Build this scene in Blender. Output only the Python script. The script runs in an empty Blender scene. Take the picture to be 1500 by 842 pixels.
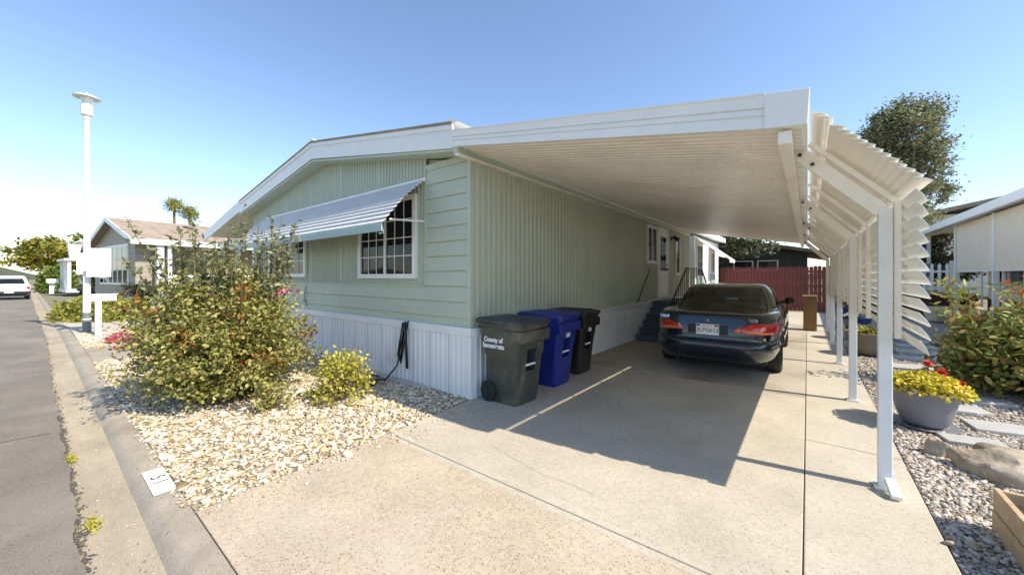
import bpy, math, random
import numpy as np
from mathutils import Vector, Matrix
random.seed(7); rng = np.random.default_rng(7)
sc = bpy.context.scene
COL = sc.collection
R = math.radians
# ------------------------------------------------------------------ camera, sky, sun, exposure
F_PX, VX, CAM_H = 550.0, 433.0, 1.57
TH = math.atan(VX / F_PX)
cd = bpy.data.cameras.new('camera'); cam = bpy.data.objects.new('camera', cd); COL.objects.link(cam)
cd.sensor_width = 36; cd.sensor_fit = 'HORIZONTAL'; cd.lens = F_PX * 36 / 1500
cd.shift_y = -16 / 1500; cd.clip_start = .05; cd.clip_end = 2000
cam.location = (0, 0, CAM_H); cam.rotation_euler = (R(90), 0, TH)
sc.camera = cam
SUN_EL = R(45.5); SUN_V = Vector((.99 * math.cos(SUN_EL), .14 * math.cos(SUN_EL), math.sin(SUN_EL)))
w = bpy.data.worlds.new('World'); sc.world = w; w.use_nodes = True
nt = w.node_tree; bg = nt.nodes['Background']
sky = nt.nodes.new('ShaderNodeTexSky'); sky.sky_type = 'NISHITA'; sky.sun_disc = False
sky.sun_elevation = SUN_EL; sky.sun_rotation = math.atan2(SUN_V.x, SUN_V.y)
sky.air_density = 1.0; sky.dust_density = .35; sky.ozone_density = 2.2
nt.links.new(sky.outputs[0], bg.inputs[0]); bg.inputs[1].default_value = .115
ld = bpy.data.lights.new('sun', 'SUN'); ld.energy = 3.15; ld.angle = R(.5); ld.color = (1, .91, .765)
sun = bpy.data.objects.new('sun', ld); COL.objects.link(sun)
sun.rotation_euler = SUN_V.to_track_quat('Z', 'Y').to_euler()
sc.cycles.max_bounces = 16; sc.cycles.diffuse_bounces = 10
sc.view_settings.view_transform = 'Standard'; sc.view_settings.look = 'None'
sc.view_settings.exposure = 1.16; sc.view_settings.gamma = 1

# ------------------------------------------------------------------ materials
def M(name, col, rough=.6, var=.12, scale=4., bump=0., bscale=60., metal=0., spec=.5, coat=0., col2=None, speck=0., dirt=None, detail=6, stretch=None):
    m = bpy.data.materials.new(name); m.use_nodes = True
    n = m.node_tree.nodes; l = m.node_tree.links; b = n['Principled BSDF']
    b.inputs['Roughness'].default_value = rough; b.inputs['Metallic'].default_value = metal
    b.inputs['Specular IOR Level'].default_value = spec
    if coat: b.inputs['Coat Weight'].default_value = coat; b.inputs['Coat Roughness'].default_value = .04
    tc = n.new('ShaderNodeTexCoord'); co = tc.outputs['Object']
    if stretch:
        mp = n.new('ShaderNodeMapping'); mp.inputs['Scale'].default_value = stretch
        l.new(co, mp.inputs[0]); co = mp.outputs[0]
    nz = n.new('ShaderNodeTexNoise'); nz.inputs['Scale'].default_value = scale; nz.inputs['Detail'].default_value = detail
    nz.inputs['Roughness'].default_value = .6
    l.new(co, nz.inputs['Vector'])
    rp = n.new('ShaderNodeValToRGB'); l.new(nz.outputs['Fac'], rp.inputs[0])
    c = np.array(col, float); a = np.clip(c * (1 - var), 0, 1); d = np.clip((np.array(col2, float) if col2 else c * (1 + var)), 0, 1)
    rp.color_ramp.elements[0].position = .32; rp.color_ramp.elements[1].position = .68
    rp.color_ramp.elements[0].color = (*a, 1); rp.color_ramp.elements[1].color = (*d, 1)
    out = rp.outputs[0]
    if speck:
        n2 = n.new('ShaderNodeTexVoronoi'); n2.inputs['Scale'].default_value = 105
        l.new(tc.outputs['Object'], n2.inputs['Vector'])
        sp = n.new('ShaderNodeSeparateColor'); l.new(n2.outputs['Color'], sp.inputs[0])
        rc_ = n.new('ShaderNodeValToRGB'); rc_.color_ramp.interpolation = 'CONSTANT'; l.new(sp.outputs[0], rc_.inputs[0])
        e_ = rc_.color_ramp.elements; e_[0].color = (1 - speck * 1.25, 1 - speck * 1.35, 1 - speck * 1.45, 1); e_[1].position = .13; e_[1].color = (1, 1, 1, 1)
        for p_, v_ in ((.13, 1 - speck * .5), (.24, 1.), (.80, 1 + speck * .35)):
            q_ = e_[1] if p_ == .13 else e_.new(p_); q_.color = (v_, v_, v_ * .97, 1)
        r3_ = n.new('ShaderNodeMapRange'); r3_.inputs[1].default_value = .30; r3_.inputs[2].default_value = .62; r3_.inputs[3].default_value = 1; r3_.inputs[4].default_value = 0
        l.new(n2.outputs['Distance'], r3_.inputs[0])
        r2 = n.new('ShaderNodeMixRGB'); r2.inputs[1].default_value = (1, 1, 1, 1); l.new(r3_.outputs[0], r2.inputs[0]); l.new(rc_.outputs[0], r2.inputs[2])
        mx = n.new('ShaderNodeMixRGB'); mx.blend_type = 'MULTIPLY'; mx.inputs[0].default_value = 1
        l.new(out, mx.inputs[1]); l.new(r2.outputs[0], mx.inputs[2]); out = mx.outputs[0]
        n4 = n.new('ShaderNodeTexNoise'); n4.inputs['Scale'].default_value = 24; n4.inputs['Detail'].default_value = 9; n4.inputs['Roughness'].default_value = .8
        l.new(tc.outputs['Object'], n4.inputs['Vector'])
        r4 = n.new('ShaderNodeMapRange'); r4.inputs[1].default_value = .3; r4.inputs[2].default_value = .7; r4.inputs[3].default_value = 1 - speck * .55; r4.inputs[4].default_value = 1 + speck * .35
        l.new(n4.outputs['Fac'], r4.inputs[0]); m4 = n.new('ShaderNodeMixRGB'); m4.blend_type = 'MULTIPLY'; m4.inputs[0].default_value = 1
        l.new(out, m4.inputs[1]); l.new(r4.outputs[0], m4.inputs[2]); out = m4.outputs[0]
    if dirt:
        n3 = n.new('ShaderNodeTexNoise'); n3.inputs['Scale'].default_value = dirt[1]; n3.inputs['Detail'].default_value = 8
        n3.inputs['Distortion'].default_value = .6
        l.new(tc.outputs['Object'], n3.inputs['Vector'])
        r3 = n.new('ShaderNodeValToRGB'); l.new(n3.outputs['Fac'], r3.inputs[0])
        r3.color_ramp.elements[0].position = dirt[2]; r3.color_ramp.elements[1].position = dirt[2] + .2
        mx = n.new('ShaderNodeMixRGB'); mx.inputs[2].default_value = (*dirt[0], 1)
        mu = n.new('ShaderNodeMath'); mu.operation = 'MULTIPLY'; mu.inputs[1].default_value = dirt[3]
        l.new(r3.outputs[0], mu.inputs[0]); l.new(mu.outputs[0], mx.inputs[0]); l.new(out, mx.inputs[1]); out = mx.outputs[0]
    l.new(out, b.inputs['Base Color'])
    if bump:
        nb = n.new('ShaderNodeTexNoise'); nb.inputs['Scale'].default_value = bscale; nb.inputs['Detail'].default_value = 5
        l.new(co, nb.inputs['Vector'])
        bp = n.new('ShaderNodeBump'); bp.inputs['Strength'].default_value = bump; bp.inputs['Distance'].default_value = .02
        l.new(nb.outputs['Fac'], bp.inputs['Height']); l.new(bp.outputs[0], b.inputs['Normal'])
    return m

def MI(name, cols, rough=.6, trans=0., noise=.25):
    """colour by mesh island (leaves, stones), cols a list of colours"""
    m = bpy.data.materials.new(name); m.use_nodes = True
    n = m.node_tree.nodes; l = m.node_tree.links; b = n['Principled BSDF']
    g = n.new('ShaderNodeNewGeometry'); rp = n.new('ShaderNodeValToRGB')
    l.new(g.outputs['Random Per Island'], rp.inputs[0])
    e = rp.color_ramp.elements
    while len(e) < len(cols): e.new(.5)
    for i, c in enumerate(cols):
        e[i].position = i / max(1, len(cols) - 1); e[i].color = (*c, 1)
    tc = n.new('ShaderNodeTexCoord'); nz = n.new('ShaderNodeTexNoise'); nz.inputs['Scale'].default_value = 40
    l.new(tc.outputs['Object'], nz.inputs['Vector'])
    hs = n.new('ShaderNodeHueSaturation'); l.new(rp.outputs[0], hs.inputs['Color'])
    mr = n.new('ShaderNodeMapRange'); mr.inputs[3].default_value = 1 - noise; mr.inputs[4].default_value = 1 + noise
    l.new(nz.outputs['Fac'], mr.inputs[0]); l.new(mr.outputs[0], hs.inputs['Value'])
    l.new(hs.outputs[0], b.inputs['Base Color']); b.inputs['Roughness'].default_value = rough
    b.inputs['Specular IOR Level'].default_value = .35
    if trans:
        t = n.new('ShaderNodeBsdfTranslucent'); l.new(hs.outputs[0], t.inputs[0])
        mx = n.new('ShaderNodeMixShader'); mx.inputs[0].default_value = trans
        l.new(b.outputs[0], mx.inputs[1]); l.new(t.outputs[0], mx.inputs[2])
        l.new(mx.outputs[0], n['Material Output'].inputs[0])
    return m

def MG(name, tint, amount=.75):
    """clear car glass: tinted see-through plus a mirror film"""
    m = bpy.data.materials.new(name); m.use_nodes = True
    n = m.node_tree.nodes; l = m.node_tree.links
    t = n.new('ShaderNodeBsdfTransparent'); t.inputs[0].default_value = (*tint, 1)
    g = n.new('ShaderNodeBsdfGlossy'); g.inputs['Roughness'].default_value = .02
    fr = n.new('ShaderNodeFresnel'); fr.inputs[0].default_value = 2.5
    mx = n.new('ShaderNodeMixShader'); l.new(fr.outputs[0], mx.inputs[0]); l.new(t.outputs[0], mx.inputs[1]); l.new(g.outputs[0], mx.inputs[2])
    l.new(mx.outputs[0], n['Material Output'].inputs[0])
    return m

m_green = M('sage_paint', (.47, .52, .415), .5, .04, 1.5, .05, 90, dirt=((.36, .38, .30), 1.2, .55, .35))
m_green_rib = M('sage_metal', (.465, .505, .405), .45, .05, 1.2, dirt=((.36, .39, .30), .9, .55, .35))
m_trim_green = M('teal_trim', (.33, .44, .42), .5, .06, 3)
m_white = M('white_paint', (.80, .80, .78), .42, .03, 3, dirt=((.55, .53, .47), 2.2, .58, .35))
m_skirt = M('skirt_white', (.78, .79, .80), .42, .03, 2, dirt=((.52, .49, .43), 1.6, .57, .4))
m_cream = M('cream_metal', (.86, .83, .755), .45, .05, 2, .04, 60, dirt=((.54, .50, .40), 2.5, .52, .5))
m_pan = M('roof_pan_metal', (.86, .83, .76), .34, .04, 2.5, dirt=((.55, .51, .42), .8, .5, .35))
m_alu = M('awning_metal', (.84, .83, .81), .4, .05, 3, dirt=((.45, .46, .48), 2.5, .55, .35))
m_alu_grey = M('awning_grey_stripe', (.42, .43, .45), .45, .08, 3)
m_glass = M('window_glass', (.012, .015, .02), .04, .5, 2, spec=.18)
m_carglass = MG('car_glass', (.72, .74, .68))
m_dark = M('black_plastic', (.018, .018, .02), .45, .2, 6, .1, 120)
m_rubber = M('rubber', (.02, .02, .02), .75, .25, 8, .2, 150)
m_black = M('black_iron', (.012, .014, .018), .4, .2, 5)
m_bin_green = M('bin_green', (.055, .062, .052), .42, .18, 5, .12, 200, dirt=((.20, .175, .125), 2.6, .48, .75))
m_bin_lid = M('bin_lid', (.035, .04, .045), .45, .2, 5, .12, 200, dirt=((.2, .19, .18), 4, .5, .55))
m_bin_blue = M('bin_blue', (.012, .028, .22), .35, .12, 4, .08, 200, dirt=((.05, .06, .2), 3, .55, .4))
m_bin_black = M('bin_black', (.018, .016, .017), .4, .2, 4, .1, 200, dirt=((.08, .07, .06), 3, .55, .4))
m_decal = M('white_print', (.82, .83, .84), .5, .05, 20)
m_conc = M('concrete', (.48, .425, .34), .85, .12, 1.3, .22, 220, speck=.31, dirt=((.26, .21, .15), .8, .56, .5))
m_conc_b = M('concrete_pink', (.49, .405, .305), .85, .12, 1.7, .3, 200, speck=.46, dirt=((.52, .47, .40), 1.3, .5, .35))
m_conc_c = M('concrete_grey', (.44, .395, .325), .85, .10, 1.1, .2, 220, speck=.25, dirt=((.20, .14, .08), .62, .48, .75))
m_conc_d = M('concrete_strip', (.49, .44, .355), .85, .09, 1.4, .2, 220, speck=.28, dirt=((.29, .25, .18), .9, .58, .4))
m_kerb = M('kerb_concrete', (.36, .31, .245), .9, .14, 2.4, .35, 120, speck=.25, dirt=((.20, .165, .12), 1.6, .5, .5))
m_gutter = M('gutter_concrete', (.41, .345, .25), .9, .16, 1.8, .4, 90, speck=.22, dirt=((.24, .19, .125), 1.1, .48, .55), stretch=(.35, 1.6, 1))
m_asph = M('asphalt', (.215, .188, .155), .9, .16, 1.1, .6, 130, speck=.35, dirt=((.33, .29, .24), .6, .5, .5))
m_crack = M('joint_dark', (.10, .08, .06), .95, .2, 10)
m_dirt = M('dry_ground', (.26, .22, .15), .95, .25, .5, .3, 20, col2=(.20, .21, .11))
m_gbase = M('gravel_bed', (.38, .31, .21), .95, .3, 25, .8, 60, detail=8)
m_gbase_r = M('gravel_bed_grey', (.36, .32, .27), .95, .3, 30, .8, 70, detail=8)
m_stone_l = MI('gravel_white', [(.18, .13, .07), (.52, .39, .21), (.62, .52, .36), (.76, .69, .56), (.44, .31, .17), (.78, .74, .66), (.36, .28, .20), (.68, .58, .44)], .7)
m_stone_r = MI('gravel_grey', [(.18, .15, .12), (.42, .37, .30), (.58, .54, .48), (.28, .24, .2), (.66, .62, .56), (.46, .35, .22), (.34, .30, .26)], .7)
m_leaf_bush = MI('bush_leaf', [(.07, .10, .02), (.30, .30, .07), (.50, .46, .16), (.14, .17, .035), (.58, .52, .20), (.36, .35, .09)], .45, .35)
m_leaf_pale = MI('bush_shoot_leaf', [(.20, .22, .10), (.30, .30, .17), (.15, .18, .07), (.34, .32, .18)], .5, .35)
m_leaf_red = MI('bush_red_leaf', [(.34, .15, .04), (.40, .22, .05), (.42, .09, .05)], .5, .3)
m_leaf_yel = MI('yellow_leaf', [(.50, .43, .05), (.60, .53, .09), (.32, .34, .06), (.66, .58, .14)], .5, .35)
m_leaf_low = MI('groundcover_leaf', [(.34, .32, .05), (.18, .21, .04), (.48, .42, .08), (.08, .12, .03)], .5, .3)
m_leaf_dark = MI('dark_leaf', [(.015, .03, .012), (.03, .05, .02), (.05, .07, .03)], .5, .2)
m_leaf_tree = MI('grey_green_leaf', [(.09, .10, .04), (.18, .19, .08), (.32, .31, .17), (.09, .11, .045), (.42, .40, .24)], .5, .3)
m_leaf_back = MI('back_tree_leaf', [(.03, .05, .02), (.06, .09, .03), (.20, .22, .13), (.30, .31, .22), (.05, .07, .02), (.22, .14, .07)], .5, .25)
m_leaf_gold = MI('gold_tree_leaf', [(.38, .31, .03), (.24, .24, .03), (.08, .11, .02), (.48, .38, .05)], .5, .3)
m_leaf_hedge = MI('hedge_leaf', [(.10, .15, .03), (.16, .21, .04), (.22, .24, .05)], .5, .3)
m_leaf_mix = MI('flower_bush_leaf', [(.10, .15, .03), (.24, .27, .06), (.42, .38, .10), (.30, .17, .07), (.38, .38, .11), (.10, .14, .03), (.18, .24, .05)], .5, .3)
m_petal_y = MI('yellow_petal', [(.65, .50, .02), (.75, .62, .06), (.55, .52, .05)], .5, .2)
m_petal_w = MI('white_petal', [(.75, .73, .66), (.8, .78, .7)], .5, .2)
m_petal_r = MI('red_petal', [(.55, .02, .02), (.65, .08, .02)], .5, .2)
m_petal_p = MI('pink_petal', [(.60, .18, .24), (.5, .1, .2)], .5, .2)
m_bark = M('bark', (.12, .09, .06), .9, .3, 8, .6, 30)
m_stem = M('stem', (.16, .12, .06), .8, .3, 8)
m_paint_car = M('car_paint', (.013, .024, .040), .2, .1, 3, metal=.55, coat=1.0)
m_red_lens = M('red_lens', (.55, .012, .012), .12, .15, 12, coat=.8)
m_amber_lens = M('amber_lens', (.62, .22, .10), .15, .15, 12, coat=.8)
m_chrome = M('chrome', (.75, .76, .78), .12, .03, 8, metal=1)
m_rim = M('alloy_rim', (.5, .5, .52), .3, .08, 8, metal=.9)
m_seat = M('seat_cloth', (.36, .34, .30), .85, .15, 20)
m_oval = M('badge_blue', (.02, .05, .25), .3, .05, 10)
m_red_fence = M('fence_red', (.155, .043, .036), .8, .2, 3, .3, 40, stretch=(4, 4, .5), dirt=((.30, .10, .08), 3, .55, .5))
m_step = M('step_paint', (.085, .10, .14), .55, .15, 6, .15, 80, dirt=((.16, .16, .17), 5, .58, .4))
m_oak = M('cabinet_wood', (.28, .15, .055), .55, .2, 3, .1, 60, stretch=(8, 8, .8))
m_lumber = M('planter_wood', (.46, .33, .19), .75, .18, 3, .25, 50, stretch=(1, 6, 6))
m_soil = M('soil', (.05, .038, .028), .95, .4, 14, .9, 40)
m_pot_grey = M('pot_grey', (.20, .20, .225), .5, .08, 4, .08, 150, dirt=((.34, .33, .33), 3, .6, .35))
m_pot_brown = M('pot_brown', (.20, .165, .13), .55, .1, 4, .08, 150)
m_pot_blue = M('pot_blue', (.02, .035, .16), .2, .15, 6, coat=.7)
m_pot_white = M('pot_white', (.6, .57, .52), .6, .1, 5)
m_rock = M('sandstone', (.38, .28, .17), .9, .25, 5, .9, 14, col2=(.48, .42, .34), dirt=((.14, .10, .07), 4, .55, .6))
m_flag = M('flagstone', (.42, .41, .39), .85, .1, 3, .4, 60, dirt=((.3, .27, .22), 2.5, .55, .4))
m_tan = M('tan_siding', (.34, .30, .24), .6, .06, 2)
m_shingle = M('shingle', (.32, .25, .19), .9, .25, 3, .5, 30, detail=10)
m_beige = M('beige_screen', (.76, .67, .53), .7, .04, 2, .1, 200)
m_beige_wall = M('beige_wall', (.70, .63, .50), .6, .05, 2)
m_lattice_red = M('dark_red_lattice', (.07, .025, .02), .8, .2, 5)
m_dgreen = M('dark_green_wall', (.045, .055, .045), .8, .1, 2)
m_brown_roof = M('brown_roof', (.16, .10, .065), .85, .25, 3, .4, 30)
m_hose = M('hose_rubber', (.012, .012, .014), .4, .2, 10)
m_plank = M('weathered_plank', (.5, .47, .42), .85, .15, 3, .3, 50, stretch=(1, 8, 8))
m_grey_post = M('grey_post_paint', (.16, .19, .19), .6, .12, 5)
m_carwhite = M('car_white', (.80, .80, .80), .3, .03, 3, coat=.6)
m_globe = M('lamp_globe', (.70, .72, .72), .25, .04, 8)
m_hill = M('far_trees', (.07, .085, .05), .95, .3, .1)

# ------------------------------------------------------------------ mesh building
class MB:
    def __init__(s): s.v = []; s.f = []; s.n = 0
    def add(s, v, f):
        s.v.extend([tuple(map(float, p)) for p in v]); s.f.extend([tuple(int(i) + s.n for i in q) for q in f]); s.n += len(v); return s
    def box(s, x0, x1, y0, y1, z0, z1, mat=None):
        v = [(x, y, z) for z in (z0, z1) for y in (y0, y1) for x in (x0, x1)]
        if mat is not None: v = [mat @ Vector(p) for p in v]
        return s.add(v, [(0, 2, 3, 1), (4, 5, 7, 6), (0, 1, 5, 4), (2, 6, 7, 3), (0, 4, 6, 2), (1, 3, 7, 5)])
    def bar(s, a, b, wd, ht, up=(0, 0, 1)):
        a = Vector(a); b = Vector(b); d = (b - a).normalized(); up = Vector(up)
        sx = d.cross(up)
        if sx.length < 1e-4: sx = d.cross(Vector((1, 0, 0)))
        sx.normalize(); sz = sx.cross(d)
        v = [p + sx * i * wd / 2 + sz * j * ht / 2 for p in (a, b) for (i, j) in ((-1, -1), (1, -1), (1, 1), (-1, 1))]
        return s.add(v, [(0, 1, 2, 3), (7, 6, 5, 4), (0, 4, 5, 1), (1, 5, 6, 2), (2, 6, 7, 3), (3, 7, 4, 0)])
    def tube(s, pts, r, n=8, caps=True):
        pts = [Vector(p) for p in pts]; rr = r if hasattr(r, '__len__') else [r] * len(pts)
        v = []; f = []; prev = None
        for i, p in enumerate(pts):
            t = (pts[min(i + 1, len(pts) - 1)] - pts[max(i - 1, 0)]).normalized()
            if prev is None:
                a = t.cross(Vector((0, 0, 1)));
                if a.length < 1e-3: a = Vector((1, 0, 0))
            else: a = prev - t * prev.dot(t)
            a.normalize(); prev = a; b = t.cross(a)
            for k in range(n):
                q = 2 * math.pi * k / n; v.append(p + (a * math.cos(q) + b * math.sin(q)) * rr[i])
        for i in range(len(pts) - 1):
            for k in range(n):
                k2 = (k + 1) % n; f.append((i * n + k, i * n + k2, (i + 1) * n + k2, (i + 1) * n + k))
        if caps: f.append(tuple(range(n))[::-1]); f.append(tuple((len(pts) - 1) * n + k for k in range(n)))
        return s.add(v, f)
    def lathe(s, prof, n=32, c=(0, 0, 0), axis='z'):
        v = []; f = []; m = len(prof)
        for k in range(n):
            q = 2 * math.pi * k / n
            for (r, z) in prof:
                p = (r * math.cos(q), r * math.sin(q), z)
                if axis == 'x': p = (z, p[0], p[1])
                if axis == 'y': p = (p[0], z, p[1])
                v.append((p[0] + c[0], p[1] + c[1], p[2] + c[2]))
        for k in range(n):
            k2 = (k + 1) % n
            for i in range(m - 1): f.append((k * m + i, k2 * m + i, k2 * m + i + 1, k * m + i + 1))
        return s.add(v, f)
    def prism(s, poly, d0, d1, axis='y'):
        """extrude a 2-D outline; axis y: outline is (x,z); x: (y,z); z: (x,y)"""
        n = len(poly); v = []
        for d in (d0, d1):
            for (a, b) in poly: v.append({'y': (a, d, b), 'x': (d, a, b), 'z': (a, b, d)}[axis])
        f = [tuple(range(n)), tuple(range(2 * n - 1, n - 1, -1))] + [(i, (i + 1) % n, n + (i + 1) % n, n + i) for i in range(n)]
        return s.add(v, f)
    def sheet(s, prof, d0, d1, thick, axis='y'):
        """open profile with thickness, extruded (corrugated metal)"""
        n = len(prof); p = np.array(prof, float); t = np.gradient(p, axis=0); nn = np.stack([-t[:, 1], t[:, 0]], 1)
        nn /= np.linalg.norm(nn, axis=1)[:, None] + 1e-9
        poly = [tuple(q) for q in p]; v = []; f = []
        for q in (p, p + nn * thick):
            for d in (d0, d1):
                for (a, b) in q: v.append({'y': (a, d, b), 'x': (d, a, b), 'z': (a, b, d)}[axis])
        for i in range(n - 1):
            f += [(i, i + 1, n + i + 1, n + i), (2 * n + i, 3 * n + i, 3 * n + i + 1, 2 * n + i + 1),
                  (i, 2 * n + i, 2 * n + i + 1, i + 1), (n + i, n + i + 1, 3 * n + i + 1, 3 * n + i)]
        f += [(0, n, 3 * n, 2 * n), (n - 1, 3 * n - 1, 4 * n - 1, 2 * n - 1)]
        return s.add(v, f)
    def grid(s, P, close_u=False):
        a, b = len(P), len(P[0]); v = [p for row in P for p in row]; f = []
        for i in range(a if close_u else a - 1):
            for j in range(b - 1):
                i2 = (i + 1) % a; f.append((i * b + j, i2 * b + j, i2 * b + j + 1, i * b + j + 1))
        return s.add(v, f)
    def mesh(s, name, mat, smooth=False, recalc=True):
        me = bpy.data.meshes.new(name); me.from_pydata(s.v, [], s.f); me.materials.append(mat)
        if recalc:
            import bmesh
            b = bmesh.new(); b.from_mesh(me); bmesh.ops.recalc_face_normals(b, faces=b.faces); b.to_mesh(me); b.free()
        if smooth is True: me.shade_smooth()
        elif smooth:
            me.shade_smooth(); me.set_sharp_from_angle(angle=R(smooth))
        return me
    def build(s, name, mat, parent=None, smooth=False, bevel=0, loc=None, world=False, **kw):
        if world and parent is not None:
            o0 = Vector(parent.location)
            if parent.parent is not None: o0 += Vector(parent.parent.location)
            s.v = [tuple(Vector(p) - o0) for p in s.v]
        o = bpy.data.objects.new(name, s.mesh(name, mat, smooth)); COL.objects.link(o)
        if parent is not None: o.parent = parent
        if loc: o.location = loc
        if bevel:
            b = o.modifiers.new('bevel', 'BEVEL'); b.width = bevel; b.segments = 2; b.limit_method = 'ANGLE'
        for k, x in kw.items(): o[k] = x
        return o

def raw(name, V, Fc, mat, parent=None, smooth=False, **kw):
    """numpy arrays straight to a mesh: V (n,3), Fc (m,k)"""
    me = bpy.data.meshes.new(name); k = Fc.shape[1]
    me.vertices.add(len(V)); me.vertices.foreach_set('co', V.astype(np.float32).ravel())
    me.loops.add(Fc.size); me.loops.foreach_set('vertex_index', Fc.astype(np.int32).ravel())
    me.polygons.add(len(Fc)); me.polygons.foreach_set('loop_start', np.arange(0, Fc.size, k, dtype=np.int32))
    me.update(calc_edges=True); me.validate(); me.materials.append(mat)
    if smooth: me.shade_smooth()
    o = bpy.data.objects.new(name, me); COL.objects.link(o)
    if parent is not None: o.parent = parent
    for a, x in kw.items(): o[a] = x
    return o

def thing(name, label, cat, loc=(0, 0, 0), rz=0, group=None):
    o = bpy.data.objects.new(name, None); COL.objects.link(o); o.empty_display_size = .2
    o.location = loc; o.rotation_euler = (0, 0, rz); o['label'] = label; o['category'] = cat
    if group: o['group'] = group
    return o
def tag(o, label, cat, group=None):
    o['label'] = label; o['category'] = cat
    if group: o['group'] = group
    return o
def copy_tree(o, parent=None):
    c = o.copy(); COL.objects.link(c)
    if parent is not None: c.parent = parent
    for ch in list(o.children): copy_tree(ch, c)
    return c
def text_mesh(txt, size, mat, depth=.002, bold=0., spacing=1., shear=0.):
    cu = bpy.data.curves.new('lettering', 'FONT'); cu.body = txt; cu.size = size; cu.extrude = depth; cu.offset = bold
    cu.align_x = 'CENTER'; cu.align_y = 'CENTER'; cu.space_character = spacing; cu.shear = shear; cu.space_line = .95
    o = bpy.data.objects.new('lettering', cu); COL.objects.link(o)
    me = bpy.data.meshes.new_from_object(o.evaluated_get(bpy.context.evaluated_depsgraph_get()))
    bpy.data.objects.remove(o); bpy.data.curves.remove(cu)
    me.materials.clear(); me.materials.append(mat); return me
def text(txt, size, mat, parent, loc, xdir, ydir, name='lettering', **kw):
    me = text_mesh(txt, size, mat, **kw); o = bpy.data.objects.new(name, me); COL.objects.link(o)
    x = Vector(xdir).normalized(); y = Vector(ydir).normalized(); z = x.cross(y).normalized(); y = z.cross(x)
    o.parent = parent
    m = Matrix((x, y, z)).transposed().to_4x4(); m.translation = Vector(loc); o.matrix_local = m
    return o

# ------------------------------------------------------------------ vegetation helpers
def leaf_arrays(P, size, aspect=.5, tilt=1.0, up=.35, jitter=.35):
    """one bent six-sided leaf per point"""
    n = len(P); d = rng.normal(size=(n, 3)); d[:, 2] = d[:, 2] * tilt * .7 + up * .3
    d /= np.linalg.norm(d, axis=1)[:, None]
    u = rng.normal(size=(n, 3)); u[:, 2] += up * 2.5
    sx = np.cross(d, u); sx /= np.linalg.norm(sx, axis=1)[:, None] + 1e-9
    nn = np.cross(sx, d)
    L = size * (1 + jitter * rng.uniform(-1, 1, n))[:, None]; W = L * aspect * .5
    p0 = P; p3 = P + d * L - nn * L * .12
    a1 = P + d * L * .35 + sx * W - nn * 0; a2 = P + d * L * .72 + sx * W * .75 - nn * L * .05
    b1 = P + d * L * .35 - sx * W; b2 = P + d * L * .72 - sx * W * .75 - nn * L * .05
    V = np.stack([p0, a1, a2, p3, b2, b1], 1).reshape(-1, 3)
    i = np.arange(n)[:, None] * 6
    Fc = np.concatenate([i + np.array([[0, 1, 2, 3]]), i + np.array([[0, 3, 4, 5]])], 0)
    return V, Fc
def leaves(name, P, size, mat, parent, **kw):
    V, Fc = leaf_arrays(np.asarray(P, float), size, **kw); o = raw(name, V, Fc, mat, parent)
    if name in ('petal', 'pale_petal', 'red_flower', 'yellow_flower', 'frond', 'blossom'): o['kind'] = 'stuff'
    return o
def bezier(a, b, c, n):
    t = np.linspace(0, 1, n)[:, None]; return (1 - t) ** 2 * a + 2 * t * (1 - t) * b + t * t * c
def ico():
    t = (1 + 5 ** .5) / 2
    v = np.array([(-1, t, 0), (1, t, 0), (-1, -t, 0), (1, -t, 0), (0, -1, t), (0, 1, t), (0, -1, -t), (0, 1, -t), (t, 0, -1), (t, 0, 1), (-t, 0, -1), (-t, 0, 1)], float)
    v /= np.linalg.norm(v[0])
    f = np.array([(0, 11, 5), (0, 5, 1), (0, 1, 7), (0, 7, 10), (0, 10, 11), (1, 5, 9), (5, 11, 4), (11, 10, 2), (10, 7, 6), (7, 1, 8), (3, 9, 4), (3, 4, 2), (3, 2, 6), (3, 6, 8), (3, 8, 9), (4, 9, 5), (2, 4, 11), (6, 2, 10), (8, 6, 7), (9, 8, 1)])
    return v, f
def stones(name, pts, size, mat, flat=.45, **kw):
    iv, jf = ico(); n = len(pts)
    s = size * rng.lognormal(0, .42, n)
    V = iv[None] * (1 + .28 * rng.uniform(-1, 1, (n, 12, 1)))
    V = V * np.stack([np.ones(n), rng.uniform(.6, 1, n), flat * rng.uniform(.7, 1.3, n)], 1)[:, None]
    a = rng.uniform(0, 6.28, n); b = rng.normal(0, .35, n)
    ca, sa, cb, sb = np.cos(a)[:, None], np.sin(a)[:, None], np.cos(b)[:, None], np.sin(b)[:, None]
    x, y, z = V[..., 0], V[..., 1], V[..., 2]
    x, z = x * cb - z * sb, x * sb + z * cb
    x, y = x * ca - y * sa, x * sa + y * ca
    V = np.stack([x, y, z], 2) * s[:, None, None] + np.asarray(pts)[:, None]
    Fc = (np.arange(n)[:, None, None] * 12 + jf[None]).reshape(-1, 3)
    o = raw(name, V.reshape(-1, 3), Fc, mat); o['kind'] = 'stuff'
    for k, q in kw.items(): o[k] = q
    return o
def scatter_poly(poly, n, z=0.):
    poly = np.array(poly, float); lo, hi = poly.min(0), poly.max(0)
    p = rng.uniform(lo, hi, (n, 2)); inside = np.zeros(n, bool); j = len(poly) - 1
    for i in range(len(poly)):
        xi, yi = poly[i]; xj, yj = poly[j]
        c = ((yi > p[:, 1]) != (yj > p[:, 1])) & (p[:, 0] < (xj - xi) * (p[:, 1] - yi) / (yj - yi + 1e-12) + xi); inside ^= c; j = i
    p = p[inside]; return np.column_stack([p, np.full(len(p), z)])

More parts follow.
